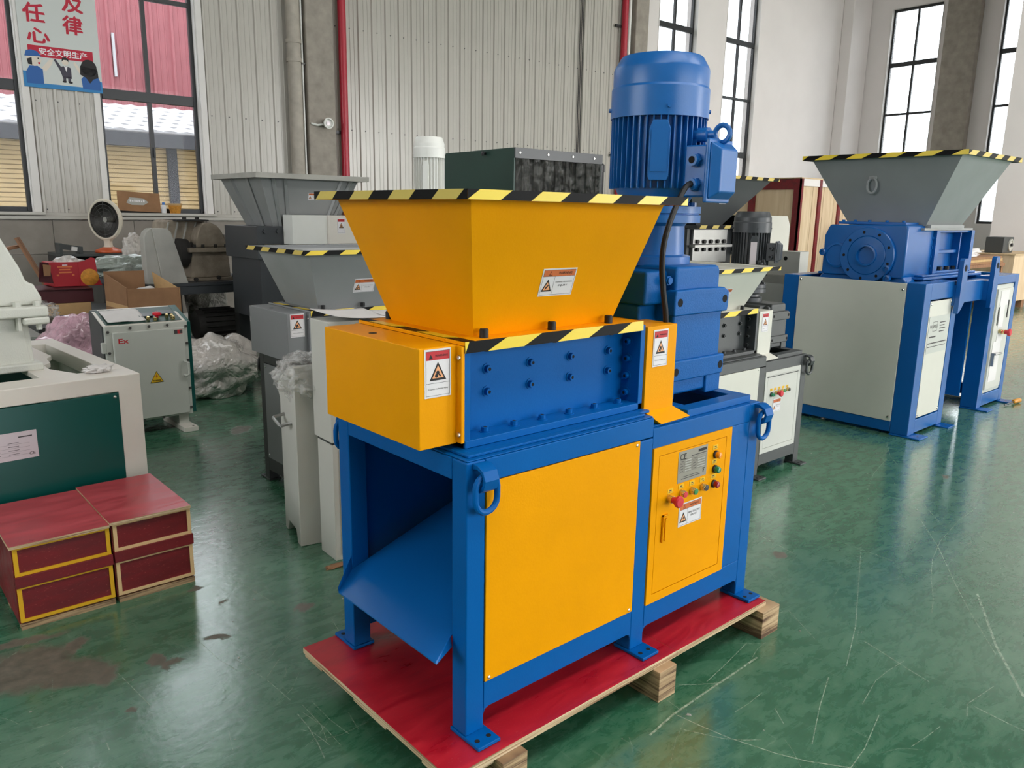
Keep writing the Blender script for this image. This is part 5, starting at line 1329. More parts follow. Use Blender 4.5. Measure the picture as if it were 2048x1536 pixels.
t = thing('snack_carton', 'torn bright red snack carton with a biscuit picture', 'box', (0.34, 6.32, 0.85))
mb = MB(); mb.hexa([(0.03, 0.0, 0), (0.40, 0.0, 0), (0.40, 0.26, 0), (0.0, 0.26, 0)], [(0.0, 0.0, 0.21), (0.36, 0.0, 0.21), (0.36, 0.26, 0.21), (0.0, 0.26, 0.21)]); cb = mb.build('box_body', 'carton_red', t, bevel=0.003)
mb = MB(); mb.prism([(0.235, 0.0), (0.41, 0.0), (0.38, 0.1), (0.37, 0.24), (0.34, 0.25), (0.28, 0.22), (0.23, 0.21)], 'Y', -0.006, -0.001); fl_ = mb.build('picture_flap', 'carton_red', t)
mb = MB(); mb.lathe([(0.0, 0), (0.075, 0.0), (0.07, 0.003), (0, 0.004)], 20, X=Matrix.Translation((0.315, -0.0065, 0.075)) @ Matrix.Rotation(PI / 2, 4, 'X')); mb.build('biscuit_print', 'cookie', fl_)
mb = MB(); mb.hexa([(-0.09, -0.012, 0.05), (0.025, 0.0, 0.03), (0.025, 0.006, 0.03), (-0.09, -0.006, 0.05)], [(-0.07, -0.03, 0.22), (0.0, -0.01, 0.21), (0.0, -0.004, 0.21), (-0.07, -0.024, 0.22)]); mb.build('side_flap', 'carton_maroon', t)
mb = MB(); mb.prism([(-0.05, 0.1), (0.0, 0.1), (0.01, 0.19), (-0.05, 0.2)], 'Y', -0.04, -0.035); mb.build('inner_flap', 'cardboard', t)
p = Print(0.2, 0.12, 'carton_red', 0.001, 0.0005)
for k, (a, b) in enumerate(((0.03, 0.15), (0.045, 0.13), (0.04, 0.14), (0.02, 0.04), (0.14, 0.16))): p.rect(a, b, 0.095 - 0.024 * min(k, 3), 0.108 - 0.024 * min(k, 3), 'ink_orange', 1)
p.rect(0.07, 0.11, 0.112, 0.12, 'sticker_white', 1); p.build('front_print', t, (0.035, -0.0012, 0.07), (1, 0, 0), (0, 0, 1))
o = blob('bag_liner', 'bag_milky', (0.18, 0.13, 0.2), (0.13, 0.1, 0.06), 31, 0.3, 2.6, parent=t, sub=3)
o = blob('woven_sack', 'bag_pink', (0.20, 5.05, 0.36), (0.30, 0.24, 0.42), 17, 0.2, 1.6, sub=5, floor=-0.36); tag(o, 'pink and white plastic sack behind the white machine', 'bag')
o = blob('film_wad', 'film_clear', (0.16, 5.85, 0.70), (0.12, 0.14, 0.08), 41, 0.4, 2.6, sub=4, floor=-0.078); tag(o, 'wad of clear plastic film on the low work table', 'film')
def plank(label, a, b, w, th, mat='old_wood'):
    a = Vector(a); b = Vector(b); d = b - a
    X = Matrix.Translation(a) @ d.to_track_quat('Z', 'Y').to_matrix().to_4x4()
    mb = MB(); mb.box(-w / 2, w / 2, -th / 2, th / 2, 0, d.length); o = mb.build('timber_plank', mat, None, bevel=0.002, seg=1)
    o.matrix_world = X; return tag(o, label, 'plank')
plank('brown timber plank leaning upright behind the snack carton', (0.80, 7.12, 0.02), (0.30, 7.36, 1.24), 0.07, 0.03)
plank('orange-brown timber offcut crossing behind the leaning plank', (0.02, 7.42, 1.09), (0.34, 7.45, 1.16), 0.08, 0.03)
plank('short timber plank leaning lower beside the upright plank', (0.62, 7.30, 0.02), (0.18, 7.50, 1.06), 0.08, 0.03)

# sheet metal cabinet with a tarpaulin bundle
t = thing('tool_locker', 'grey steel locker under the pale green sheet bundle', 'locker', (0.92, 6.98, 0))
xz_box('body', 'steel_dark', t, 0, 0.75, 0, 0.7, 0.04, 0.80, 0.004); xz_box('top_ledge', 'outside_grey', t, -0.02, 0.77, -0.02, 0.72, 0.80, 0.84, 0.004)
xz_box('plinth', 'black_frame', t, 0.02, 0.73, 0.02, 0.68, 0, 0.04)
o = blob('tarpaulin', 'bag_sheet', (1.24, 7.22, 0.93), (0.40, 0.2, 0.13), 51, 0.28, 1.6, sub=5, floor=-0.088); tag(o, 'crumpled pale green plastic sheet on the grey locker', 'sheet')
o = blob('plastic_bundle', 'bag_milky', (1.42, 7.62, 1.03), (0.13, 0.1, 0.24), 57, 0.2, 2.2, sub=4, floor=-0.19); tag(o, 'white plastic bundle standing on the locker behind the sheet', 'bag')
o = blob('plastic_bundle', 'bag_milky', (2.05, 7.35, 0.62), (0.22, 0.22, 0.62), 61, 0.12, 2.2, sub=4, floor=-0.62); tag(o, 'white plastic bundle standing on the floor behind the old gearbox', 'bag')
# desk under the window with the dish heater
t = thing('steel_desk', 'dark steel desk against the block wall carrying the dish heater', 'desk', (0.86, 8.36, 0))
xz_box('desk_top', 'dark_frame', t, 0.0, 0.85, 0, 0.62, 0.99, 1.02, 0.003)
xz_box('side_panel', 'black_frame', t, 0.0, 0.03, 0.0, 0.62, 0, 0.99); xz_box('side_panel', 'black_frame', t, 0.82, 0.85, 0.0, 0.62, 0, 0.99); xz_box('back_panel', 'black_frame', t, 0.03, 0.82, 0.58, 0.61, 0.3, 0.99)
xz_box('upright', 'dark_frame', t, 0.0, 0.03, 0.0, 0.2, 1.02, 1.14); xz_box('upright', 'dark_frame', t, 0.20, 0.23, 0.0, 0.2, 1.02, 1.10)
mb = MB(); mb.hexa([(0.0, -0.01, 1.08), (0.23, -0.01, 1.04), (0.23, 0.005, 1.04), (0.0, 0.005, 1.08)], [(0.0, -0.01, 1.14), (0.23, -0.01, 1.10), (0.23, 0.005, 1.10), (0.0, 0.005, 1.14)]); mb.build('shelf_front', 'dark_frame', t)
p = Print(0.06, 0.045, 'paper'); p.build('paper_tag', t, (0.11, -0.012, 1.062), (1, 0, -0.17), (0.17, 0, 1))
t = thing('dish_heater', 'white parabolic dish heater with an orange base', 'heater', (1.40, 8.52, 1.02), math.radians(0))
mb = MB(); mb.lathe([(0.14, 0), (0.15, 0.01), (0.145, 0.03), (0.06, 0.065), (0.0, 0.068)], 28, c=(0, 0, 0)); mb.build('base', 'orange', t)
mb = MB(); mb.lathe([(0.055, 0.06), (0.045, 0.09), (0.045, 0.13), (0.06, 0.16)], 20); mb.build('neck', 'ivory', t)
Xd = Matrix.Translation((0, 0, 0.375)) @ Matrix.Rotation(math.radians(-148), 4, 'Z') @ Matrix.Rotation(PI / 2, 4, 'Y')
mb = MB(); mb.lathe([(0.05, -0.13), (0.13, -0.11), (0.2, -0.04), (0.232, 0.0), (0.238, 0.02), (0.225, 0.03)], 40, X=Xd, cap=False); mb.build('dish_shell', 'ivory', t)
mb = MB(); mb.lathe([(0.205, 0.025), (0.18, -0.03), (0.12, -0.085), (0.03, -0.105), (0.0, -0.105)], 40, X=Xd, cap=False); mb.build('reflector', 'steel_dark', t)
mb = MB(); mb.lathe([(0.225, 0.026), (0.225, 0.034), (0.205, 0.034), (0.205, 0.026), (0.225, 0.026)], 40, X=Xd, cap=False); gr = mb.build('grille_ring', 'ivory', t)
for rr in (0.045, 0.09, 0.13, 0.17):
    mb = MB(); mb.tube([Xd @ Vector((rr * math.cos(2 * PI * k / 24), rr * math.sin(2 * PI * k / 24), 0.034)) for k in range(24)], 0.0025, 5, closed=True); mb.build('grille_wire', 'steel_dark', gr)
for k in range(10):
    a = 2 * PI * k / 10; mb = MB(); mb.tube([Xd @ Vector((0.045 * math.cos(a), 0.045 * math.sin(a), 0.034)), Xd @ Vector((0.21 * math.cos(a), 0.21 * math.sin(a), 0.032))], 0.0025, 5); mb.build('grille_wire', 'steel_dark', gr)
mb = MB(); mb.cyl(Xd @ Vector((0, 0, -0.1)), Xd @ Vector((0, 0, 0.02)), 0.03, 16); mb.build('heating_element', 'dull_grey', t)
# on the window sill
def sill(s, y, z): return BWM @ Vector((s, y, z))
p = Print(0.50, 0.24, 'cardboard', 0.006, 0.0012); p.poly([(0.10, 0.10), (0.14, 0.17), (0.3, 0.165), (0.36, 0.12), (0.30, 0.08), (0.16, 0.075)], 'dull_grey', 1)
for k in range(7): p.rect(0.14 + 0.026 * k, 0.158 + 0.026 * k, 0.115, 0.14 - 0.006 * (k % 2), 'sticker_white', 2)
ux = BWM.to_3x3() @ Vector((1, 0, -0.05)); vy = BWM.to_3x3() @ Vector((0.04, 0.22, 1))
o = p.build('carton_flap', None, sill(-0.385, -0.075, 1.500), ux, vy); tag(o, 'brown carton flap leaning in the window beside the heater', 'box')
t = thing('spray_bottle', 'small white bottle with blue cap on the window sill', 'bottle', sill(0.16, -0.05, 1.47), BWR)
mb = MB(); mb.lathe([(0.0, 0), (0.028, 0), (0.03, 0.01), (0.03, 0.085), (0.02, 0.105), (0.0, 0.105)], 18); mb.build('body', 'bottle_white', t)
mb = MB(); mb.lathe([(0.016, 0.1), (0.016, 0.135), (0, 0.137)], 14); mb.build('cap', 'bottle_blue', t)
t = thing('cut_cup', 'orange cut-down pot on the window sill beside the bottle', 'pot', sill(0.30, -0.045, 1.47), BWR)
mb = MB(); mb.lathe([(0.0, 0.0), (0.06, 0.0), (0.082, 0.11), (0.079, 0.11), (0.057, 0.006), (0, 0.006)], 20); mb.build('body', 'cookie', t)
mb = MB(); mb.lathe([(0.083, 0.10), (0.085, 0.125), (0.081, 0.125), (0.08, 0.10)], 20, cap=False); mb.build('rim', 'cardboard_light', t)

# ================================================================ LARGE GREY HOPPER MACHINE
t = thing('hopper_machine', 'tall machine with a wide ribbed grey hopper and a white cover box', 'machine', (1.63, 4.9, 0))
hp = hopper_walls((0.22, 0.82, 0.2, 0.76), (0.06, 1.0, 0.06, 0.92), 1.40, 1.82, 0.005).build('hopper', 'grey_hopper', t)
mb = MB(); ring_frame(mb, 0, 1.07, 0, 0.97, 0.06, 1.835, 1.842); ring_frame(mb, 0, 1.07, 0, 0.97, 0.005, 1.80, 1.835); mb.build('rim', 'dull_grey', hp)
def hrib(x0, y0, x1, y1, w):
    a = Vector((x0, y0, 1.82)); b = Vector((x1, y1, 1.40)); d = b - a
    X = Matrix.Translation(a) @ d.to_track_quat('Z', 'Y').to_matrix().to_4x4()
    mb = MB(); mb.box(-w, w, -0.012, 0.012, 0, d.length, X=X); mb.build('stiffener', 'grey_hopper', hp)
for u in (0.12, 0.24, 0.82, 0.92): hrib(0.06 + 0.94 * u, 0.055, 0.22 + 0.60 * u, 0.195, 0.014)
for u in (0.3, 0.7): hrib(0.055, 0.06 + 0.86 * u, 0.215, 0.2 + 0.56 * u, 0.014)
warn_wide(hp, (0.52, 0.06 + 0.14 * 0.45, 1.82 - 0.42 * 0.45), (1, 0, 0), (0, -0.14, 0.42), 0.09, 0.06)
xz_box('chamber', 'charcoal', t, 0.05, 0.95, 0.15, 0.85, 1.12, 1.40, 0.004)
for x in (0.12, 0.24):
    for z in (1.36, 1.2): mb = MB(); mb.cyl((x, 0.15, z), (x, 0.13, z), 0.02, 8); mb.build('bolt', 'charcoal', t)
xz_box('cover_box', 'motor_white', t, 0.29, 0.62, -0.03, 0.15, 1.25, 1.50, 0.004); xz_box('cover_box', 'machine_white', t, 0.62, 0.90, -0.06, 0.15, 1.25, 1.50, 0.004)
for x in (0.86, 0.92, 0.98): xz_box('frame_bar', 'motor_white', t, x, x + 0.03, -0.03, 0.1, 1.25, 1.49)
warn_tall(t, (0.70, -0.061, 1.345), (1, 0, 0), (0, 0, 1), 0.075, 0.13)
xz_box('body', 'charcoal', t, 0.08, 0.92, 0.18, 0.8, 0.6, 1.12)
for x in (0.08, 0.82):
    for y in (0.18, 0.7): xz_box('leg', 'black_frame', t, x, x + 0.1, y, y + 0.1, 0, 0.6)

# ================================================================ GREEN MACHINE WITH STRIP CURTAIN
t = thing('curtain_machine', 'dark green machine hood with a clear plastic strip curtain', 'machine', (2.40, 2.57, 0))
prof = [(0.0, 1.30), (0.72, 1.30), (0.85, 1.30), (0.85, 1.86), (0.76, 1.965), (0.0, 1.972)]
mb = MB(); mb.prism(prof, 'X', 0.0, 0.012); hd = mb.build('hood_side', 'green_dark', t)
mb = MB(); mb.prism(prof, 'X', 0.84, 0.852); mb.build('hood_side', 'green_dark', t)
mb = MB(); mb.hexa([(0.012, 0.0, 1.96), (0.84, 0.0, 1.96), (0.84, 0.76, 1.953), (0.012, 0.76, 1.953)], [(0.012, 0.0, 1.972), (0.84, 0.0, 1.972), (0.84, 0.76, 1.965), (0.012, 0.76, 1.965)]); mb.build('hood_top', 'green_dark', t)
xz_box('hood_back', 'green_dark', t, 0.012, 0.84, 0.838, 0.85, 1.3, 1.86); xz_box('deck', 'green_dark', t, 0.012, 0.84, 0, 0.838, 1.28, 1.30)
xz_box('inner_dark_panel', 'black_frame', t, 0.02, 0.83, 0.3, 0.31, 1.3, 1.95)
bar = xz_box('curtain_rail', 'charcoal', t, 0.0, 0.852, -0.012, 0.0, 1.905, 1.972)
for x in (0.04, 0.3, 0.54, 0.76):
    mb = MB(); mb.cyl((x, -0.012, 1.94), (x, -0.017, 1.94), 0.007, 8); mb.build('screw', 'screw', bar)
for k in range(16):
    mb = MB(); x = 0.012 + k * 0.0515
    n = 6; vs = []
    for i in range(n + 1):
        for j in range(7):
            vs.append((x + 0.062 * i / n, -0.006 - 0.006 * (k % 2) + 0.006 * math.sin(3 * i / n) + 0.004 * noise.noise(Vector((k, i * 0.5, j * 0.7))), 1.32 + 0.59 * j / 6))
    fs = [(i * 7 + j, (i + 1) * 7 + j, (i + 1) * 7 + j + 1, i * 7 + j + 1) for i in range(n) for j in range(6)]
    mb.add(vs, fs, 0, True); o = mb.build('curtain_strip', 'strip_curtain', t)
mb = MB(); mb.lathe([(0.009, 0), (0.009, 0.02), (0.018, 0.025), (0, 0.03)], 10, X=Matrix.Translation((0.0, 0.3, 1.945)) @ Matrix.Rotation(-PI / 2, 4, 'Y')); mb.build('knob', 'cap_black', t)
xz_box('body', 'green_dark', t, 0.05, 0.8, 0.05, 0.8, 0.12, 1.28)
for x in (0.05, 0.7):
    for y in (0.05, 0.7): xz_box('leg', 'black_frame', t, x, x + 0.1, y, y + 0.1, 0, 0.12)
mb = MB(); mb.lathe([(0.0, 1.55), (0.055, 1.55), (0.055, 1.86), (0.06, 1.86), (0.06, 1.91), (0.045, 1.925), (0, 1.925)], 24, c=(0.98, 0.16, 0)); mt = mb.build('blower_motor', 'cap_black', t)
xz_box('motor_bracket', 'black_frame', t, 0.85, 1.06, 0.08, 0.24, 1.52, 1.55)
# ================================================================ BLUE MACHINE WITH CREAM PANELS
t = thing('large_shredder', 'large blue machine with cream panels and a wide grey hopper', 'machine', (4.6, 0.72, 0))
L, W_, H = 1.93, 1.08, 1.11
FB = 'blue_deep'
def pst(x0, x1, y0, y1):
    mb = MB(); mb.box(x0, x1, y0, y1, 0.012, H)
    lg = mb.build('leg', FB, t, bevel=0.006)
    front = y0 < 0.5
    foot(lg, x0 - 0.01, x1 + 0.03, -0.09 if front else y0, y1 if front else W_ + 0.09, ((x0 + x1) / 2,), -0.05 if front else W_ + 0.05, FB)
for x0, x1 in ((0, 0.11), (0.52, 0.61), (1.34, 1.43), (1.85, L)):
    for y0, y1 in ((0, 0.13), (W_ - 0.13, W_)): pst(x0, x1, y0, y1)
mb = MB()
mb.box(0, 0.11, 0.13, W_ - 0.13, 0.02, 0.10); mb.box(0.11, 0.52, 0, 0.1, 0.02, 0.12); mb.box(0.61, 1.34, 0.3, 0.42, 0.02, 0.14); mb.box(1.43, 1.85, 0, 0.1, 0.02, 0.12)
mb.box(0.11, 0.52, 0, 0.12, 0.99, H); mb.box(0.61, 1.34, 0.02, 0.14, 0.93, H - 0.02); mb.box(1.43, 1.85, 0, 0.12, 1.04, H)
mb.box(0.11, L, W_ - 0.12, W_, 0.99, H); mb.box(0.11, L, W_ - 0.1, W_, 0.02, 0.12); mb.box(L - 0.08, L, 0.13, W_ - 0.13, 0.99, H); mb.box(L - 0.08, L, 0.13, W_ - 0.13, 0.02, 0.12)
mb.box(0.5, 0.6, 0.12, W_ - 0.12, 0.99, H); mb.box(1.34, 1.44, 0.12, W_ - 0.12, 0.99, H)
mb.box(0.30, 1.45, 0.14, W_ - 0.12, H, H + 0.02); mb.box(0.35, 1.4, 0.17, W_ - 0.15, H + 0.02, H + 0.035)
mb.build('frame', FB, t, bevel=0.006)
mb = MB(); mb.box(0.005, 0.02, 0.61 - 0.0, 0.62, 0.1, 0.9)
ep = MB(); ep.box(-0.006, 0.006, 0.131, W_ - 0.131, 0.10, 1.105); e = ep.build('end_panel', 'cream', t, bevel=0.002, seg=1)
for y, z in ((0.15, 1.06), (W_ - 0.15, 1.08), (0.15, 0.13), (W_ - 0.15, 0.13)):
    mb = MB(); mb.lathe([(0.011, 0), (0.009, 0.006), (0, 0.008)], 10, X=Matrix.Translation((-0.006, y, z)) @ Matrix.Rotation(-PI / 2, 4, 'Y')); mb.build('screw', 'screw', e)
sp = MB(); sp.box(0.125, 0.515, 0.004, 0.012, 0.13, 0.98); s_ = sp.build('side_panel', 'cream', t, bevel=0.002, seg=1)
for x, z in ((0.14, 0.96), (0.5, 0.96), (0.14, 0.15), (0.5, 0.15)):
    mb = MB(); mb.lathe([(0.009, 0), (0.007, 0.005), (0, 0.007)], 10, X=Matrix.Translation((x, 0.004, z)) @ Matrix.Rotation(PI / 2, 4, 'X')); mb.build('screw', 'screw', s_)
p = Print(0.36, 0.27, 'ex_grey', 0.002, 0.0008)
p.frame(0.07, 0.15, 0.16, 0.23, 0.003, 'ink_grey', 1); p.text('WANST', 0.02, 0.15, 0.175, 0.215, 'ink_grey', 1)
for k in range(4): p.rect(0.19, 0.30 - 0.02 * (k % 2), 0.215 - 0.022 * k, 0.222 - 0.022 * k, 'ink_grey', 1)
p.rect(0.02, 0.14, 0.115, 0.125, 'ink_grey', 1); p.rect(0.01, 0.34, 0.07, 0.078, 'ink_grey', 1); p.rect(0.01, 0.34, 0.045, 0.05, 'ink_grey', 1)
p.build('maker_plate', t, (0.14, 0.0035, 0.60), (1, 0, 0), (0, 0, 1), 'pale rating plate with grey print')
mb = MB(); mb.box(0.61, 0.64, 0.14, W_ - 0.14, 0.1, 0.99); mb.box(1.31, 1.34, 0.14, W_ - 0.14, 0.1, 0.99); mb.box(0.64, 1.31, W_ - 0.16, W_ - 0.14, 0.1, 0.99); mb.build('inner_wall', FB, t)
# control door
mb = MB(); mb.box(1.435, 1.845, 0.01, 0.05, 0.125, 1.035); mb.build('cabinet_frame', 'ex_grey', t)
mb = MB(); mb.box(1.465, 1.82, -0.004, 0.012, 0.155, 1.0); dr = mb.build('cabinet_door', 'cabinet_white', t, bevel=0.003, seg=1)
for a, b, c_, d in ((1.53, 1.72, 0.86, 0.985), (1.55, 1.66, 0.68, 0.86), (1.50, 1.68, 0.22, 0.56), (1.56, 1.7, 0.56, 0.62)):
    mb = MB(); mb.box(a, b, -0.007, -0.0045, c_, d); mb.build('paper_sheet', 'paper', dr)
for a, c_ in ((1.515, 0.7), (1.73, 0.75)): mb = MB(); mb.box(a, a + 0.02, -0.008, -0.004, c_, c_ + 0.15); mb.build('meter', 'black_plastic', dr)
estop(t, 1.66, -0.006, 0.635, 1.5); push_button(t, 1.6, -0.004, 0.645, 'cap_red', 1.3); push_button(t, 1.75, -0.004, 0.63, 'cap_black', 1.3)
mb = MB(); mb.box(1.49, 1.51, -0.03, -0.004, 0.36, 0.47); mb.tube([(1.50, -0.03, 0.46), (1.64, -0.035, 0.46)], 0.01, 8); mb.build('door_handle', 'steel', dr)
# lifting plates
for x in (0.50, 1.16):
    mb = MB(); mb.prism([(x, 0.87), (x + 0.05, 0.90), (x + 0.10, 0.95), (x + 0.10, 1.17), (x + 0.085, 1.19), (x + 0.085, 1.26), (x + 0.07, 1.275), (x + 0.02, 1.275), (x, 1.26)], 'Y', -0.05, -0.015)
    lp = mb.build('lifting_plate', FB, t, bevel=0.003, seg=1)
    mb = MB(); mb.lathe([(0.024, 0), (0.024, 0.001), (0, 0.001)], 18, X=Matrix.Translation((x + 0.045, -0.0501, 1.205)) @ Matrix.Rotation(PI / 2, 4, 'X')); mb.build('lifting_eye', 'hole', lp)
    mb = MB(); mb.box(x, x + 0.1, -0.015, 0.03, 0.93, 1.08); mb.build('plate_mount', FB, lp)
# gearbox with round output cover, facing the aisle end
mb = MB()
mb.prism([(0.235, 1.12), (0.84, 1.12), (0.855, 1.14), (0.855, 1.42), (0.82, 1.50), (0.24, 1.51), (0.225, 1.48), (0.225, 1.15)], 'X', 0.15, 0.62)
mb.prism([(0.20, 1.05), (0.88, 1.05), (0.88, 1.10), (0.80, 1.18), (0.28, 1.18), (0.20, 1.10)], 'X', 0.17, 0.6)
g = mb.build('gearbox', FB, t, bevel=0.014)
mb = MB(); mb.box(0.20, 0.60, 0.27, 0.78, 1.505, 1.525); mb.build('inspection_lid', FB, g, bevel=0.004)
for y in (0.3, 0.42, 0.55, 0.66, 0.75):
    mb = MB(); mb.cyl((0.225, y, 1.525), (0.225, y, 1.537), 0.012, 6, smooth=False); mb.build('lid_bolt', FB, g)
RY = Matrix.Translation((0.15, 0.50, 1.28)) @ Matrix.Rotation(-PI / 2, 4, 'Y')
mb = MB(); mb.lathe([(0.205, 0), (0.205, 0.022), (0.2, 0.028), (0.145, 0.028), (0.142, 0.024), (0.138, 0.03), (0.08, 0.032), (0.078, 0.045), (0.066, 0.046), (0.064, 0.02), (0.0, 0.02)], 48, X=RY); oc = mb.build('output_cover', FB, g, sharp=25)
for k in range(9):
    a = 2 * PI * k / 9 + 0.2; mb = MB(); mb.lathe([(0.011, 0.0278), (0.011, 0.0285), (0, 0.0285)], 12, X=RY @ Matrix.Translation((0.172 * math.cos(a), 0.172 * math.sin(a), 0))); mb.build('bolt_hole', 'hole', oc)
mb = MB(); mb.lathe([(0.095, 0), (0.095, 0.016), (0.08, 0.02), (0.078, 0.012), (0.0, 0.012)], 32, X=Matrix.Translation((0.15, 0.735, 1.27)) @ Matrix.Rotation(-PI / 2, 4, 'Y')); mb.build('shaft_cover', FB, g, sharp=25)
for y, z in ((0.34, 1.19), (0.33, 1.12), (0.84, 1.29)):
    mb = MB(); mb.lathe([(0.026, 0), (0.026, 0.03), (0.015, 0.032), (0.014, 0.02), (0, 0.02)], 16, X=Matrix.Translation((0.14, y, z)) @ Matrix.Rotation(-PI / 2, 4, 'Y')); mb.build('oil_plug', FB, g)
# cutting chamber
mb = MB()
mb.box(0.62, 1.36, 0.30, 0.86, 1.145, 1.46); mb.box(0.60, 0.66, 0.2, 0.9, 1.145, 1.47); mb.box(1.30, 1.36, 0.2, 0.9, 1.145, 1.47)
mb.box(0.66, 1.30, 0.22, 0.32, 1.145, 1.16); mb.box(0.66, 1.30, 0.22, 0.32, 1.45, 1.47); mb.box(0.76, 1.2, 0.26, 0.31, 1.29, 1.315); mb.box(0.76, 0.78, 0.24, 0.31, 1.16, 1.45); mb.box(1.18, 1.2, 0.24, 0.31, 1.16, 1.45)
c2 = mb.build('cutting_chamber', FB, t, bevel=0.003, seg=1)
for z in (1.2, 1.27, 1.34, 1.41): mb = MB(); mb.cyl((0.6, 0.235, z), (0.583, 0.235, z), 0.018, 10); mb.build('bolt', FB, c2)
for x in (0.72, 0.86, 1.0, 1.14):
    mb = MB(); mb.box(x, x + 0.04, 0.235, 0.265, 1.484, 1.512); mb.build('flange_bolt', 'black_rubber', c2)
    mb = MB(); mb.cyl((x + 0.05, 0.27, 1.16), (x + 0.05, 0.27, 1.185), 0.022, 8); mb.build('base_bolt', 'black_rubber', c2)
# hopper
hb = (0.42, 1.10, 0.22, 0.80); ht = (0.24, 1.22, -0.04, 1.07)
hp = hopper_walls(hb, ht, 1.50, 2.0, 0.005).build('hopper', 'grey_hopper', t)
mb = MB(); ring_frame(mb, 0.36, 1.30, 0.2, 0.88, 0.07, 1.47, 1.486); mb.box(0.44, 1.08, 0.19, 0.23, 1.486, 1.51); mb.build('hopper_flange', 'grey_hopper', hp)
mb = MB(); ring_frame(mb, 0.19, 1.27, -0.09, 1.12, 0.06, 2.012, 2.018); ring_frame(mb, 0.19, 1.27, -0.09, 1.12, 0.005, 1.985, 2.012); ring_frame(mb, 0.235, 1.225, -0.045, 1.075, 0.006, 1.99, 2.012); mb.build('hopper_rim', 'grey_hopper', hp)
tape('hazard_tape', t, (0.19, 1.12, 1.985), (0.19, -0.09, 1.985), (0, 0, 1), (-1, 0, 0), 0.034, 0.25, 0.1, 2.2)
tape('hazard_tape', t, (0.19, -0.09, 1.985), (1.27, -0.09, 1.985), (0, 0, 1), (0, -1, 0), 0.034, 0.25, 0.0, 2.0, yellow='tape_yellow_dull')
mb = MB(); mb.box(0.285, 0.305, 0.56, 0.62, 1.83, 1.86); rl_ = mb.build('ring_clip', 'grey_hopper', hp)
mb = MB(); mb.tube([(0.272 + 0.012 * math.cos(a_), 0.59 + 0.035 * math.cos(2 * PI * k / 18), 1.79 + 0.055 * math.sin(2 * PI * k / 18)) for k in range(18) for a_ in (0,)], 0.009, 8, closed=True); mb.build('drop_ring', 'grey_hopper', hp)

# screwdriver
t = thing('screwdriver', 'yellow-handled screwdriver lying on the floor by the blue machine', 'screwdriver', (6.48, 0.60, 0.022), math.radians(172))
mb = MB(); mb.lathe([(0.0, -0.1), (0.016, -0.098), (0.021, -0.08), (0.018, -0.02), (0.02, 0.0), (0.012, 0.02), (0.0, 0.021)], 16, X=Matrix.Rotation(PI / 2, 4, 'Y')); mb.build('handle', 'driver_handle', t)
mb = MB(); mb.tube([(0.02, 0, 0), (0.17, 0, -0.012)], 0.005, 8); mb.build('blade', 'steel_dark', t)

# ================================================================ DARK HOPPER MACHINE AT THE BACK
t = thing('dark_shredder', 'charcoal hopper shredder with bolted steel plates behind the blue gearbox', 'machine', (5.1, 2.93, 0))
hp = hopper_walls((0.10, 0.52, 0.18, 0.68), (-0.25, 1.16, 0.05, 0.85), 1.46, 1.91, 0.005).build('hopper', 'charcoal', t)
mb = MB(); ring_frame(mb, -0.3, 1.22, 0, 0.9, 0.06, 1.925, 1.93); ring_frame(mb, -0.3, 1.22, 0, 0.9, 0.005, 1.90, 1.925); mb.build('hopper_rim', 'charcoal', hp)
tape('hazard_tape', t, (-0.3, 0, 1.90), (1.22, 0, 1.90), (0, 0, 1), (0, -1, 0), 0.03, 0.2, 0.1, 0.8, yellow='tape_yellow_dull')
warn_wide(hp, (0.36, 0.05 + 0.13 * 0.5, 1.91 - 0.45 * 0.55), (1, 0, 0), (0, -0.13, 0.45), 0.11, 0.08)
xz_box('hopper_flange', 'charcoal', t, 0.0, 0.75, 0.1, 0.8, 1.43, 1.46, 0.003)
tape('hazard_tape', t, (0.0, 0.1, 1.43), (0.75, 0.1, 1.43), (0, 0, 1), (0, -1, 0), 0.03, 0.2, 0.05, 0.8, yellow='tape_yellow_dull')
xz_box('chamber', 'charcoal', t, 0.0, 0.75, 0.2, 0.7, 1.06, 1.43, 0.003)
for z0, z1 in ((1.28, 1.42), (1.10, 1.25)):
    pl_ = xz_box('steel_plate', 'steel', t, 0.06, 0.62, 0.17, 0.2, z0, z1, 0.003)
    for k in range(5):
        x = 0.12 + 0.11 * k; z = z0 + 0.025 if z0 > 1.2 else z1 - 0.02
        mb = MB(); mb.cyl((x, 0.17, z), (x, 0.15, z), 0.02, 10); mb.build('bolt', 'black_rubber', pl_)
xz_box('rail', 'steel', t, 0.04, 0.70, 0.13, 0.2, 1.25, 1.275); xz_box('rail', 'steel', t, 0.04, 0.68, 0.12, 0.2, 1.05, 1.075)
for k in range(6): mb = MB(); mb.cyl((0.1 + 0.09 * k, 0.15, 1.075), (0.1 + 0.09 * k, 0.15, 1.1), 0.02, 8); mb.build('bolt', 'black_rubber', t)
mb = MB(); mb.prism([(0.90, 1.16), (1.28, 1.16), (1.33, 1.22), (1.33, 1.46), (1.27, 1.56), (0.90, 1.56)], 'Y', -0.1, 0.4); mb.build('gear_cover', 'cream', t, bevel=0.006)
xz_box('cover_edge', 'black_frame', t, 0.86, 0.90, -0.08, 0.4, 1.2, 1.56)
xz_box('cover_box', 'cabinet_white', t, 0.95, 1.12, -0.45, -0.1, 0.98, 1.22, 0.004)
mb = MB(); mb.cyl((0.95, -0.3, 1.15), (0.945, -0.3, 1.15), 0.02, 12); mb.build('port', 'hole', t)
xz_box('cover_tray', 'dull_grey', t, 0.93, 1.16, -0.45, -0.05, 0.90, 0.98, 0.003)
xz_box('cabinet', 'cabinet_white', t, 0.93, 1.16, -0.42, 0.0, 0.28, 0.90, 0.004)
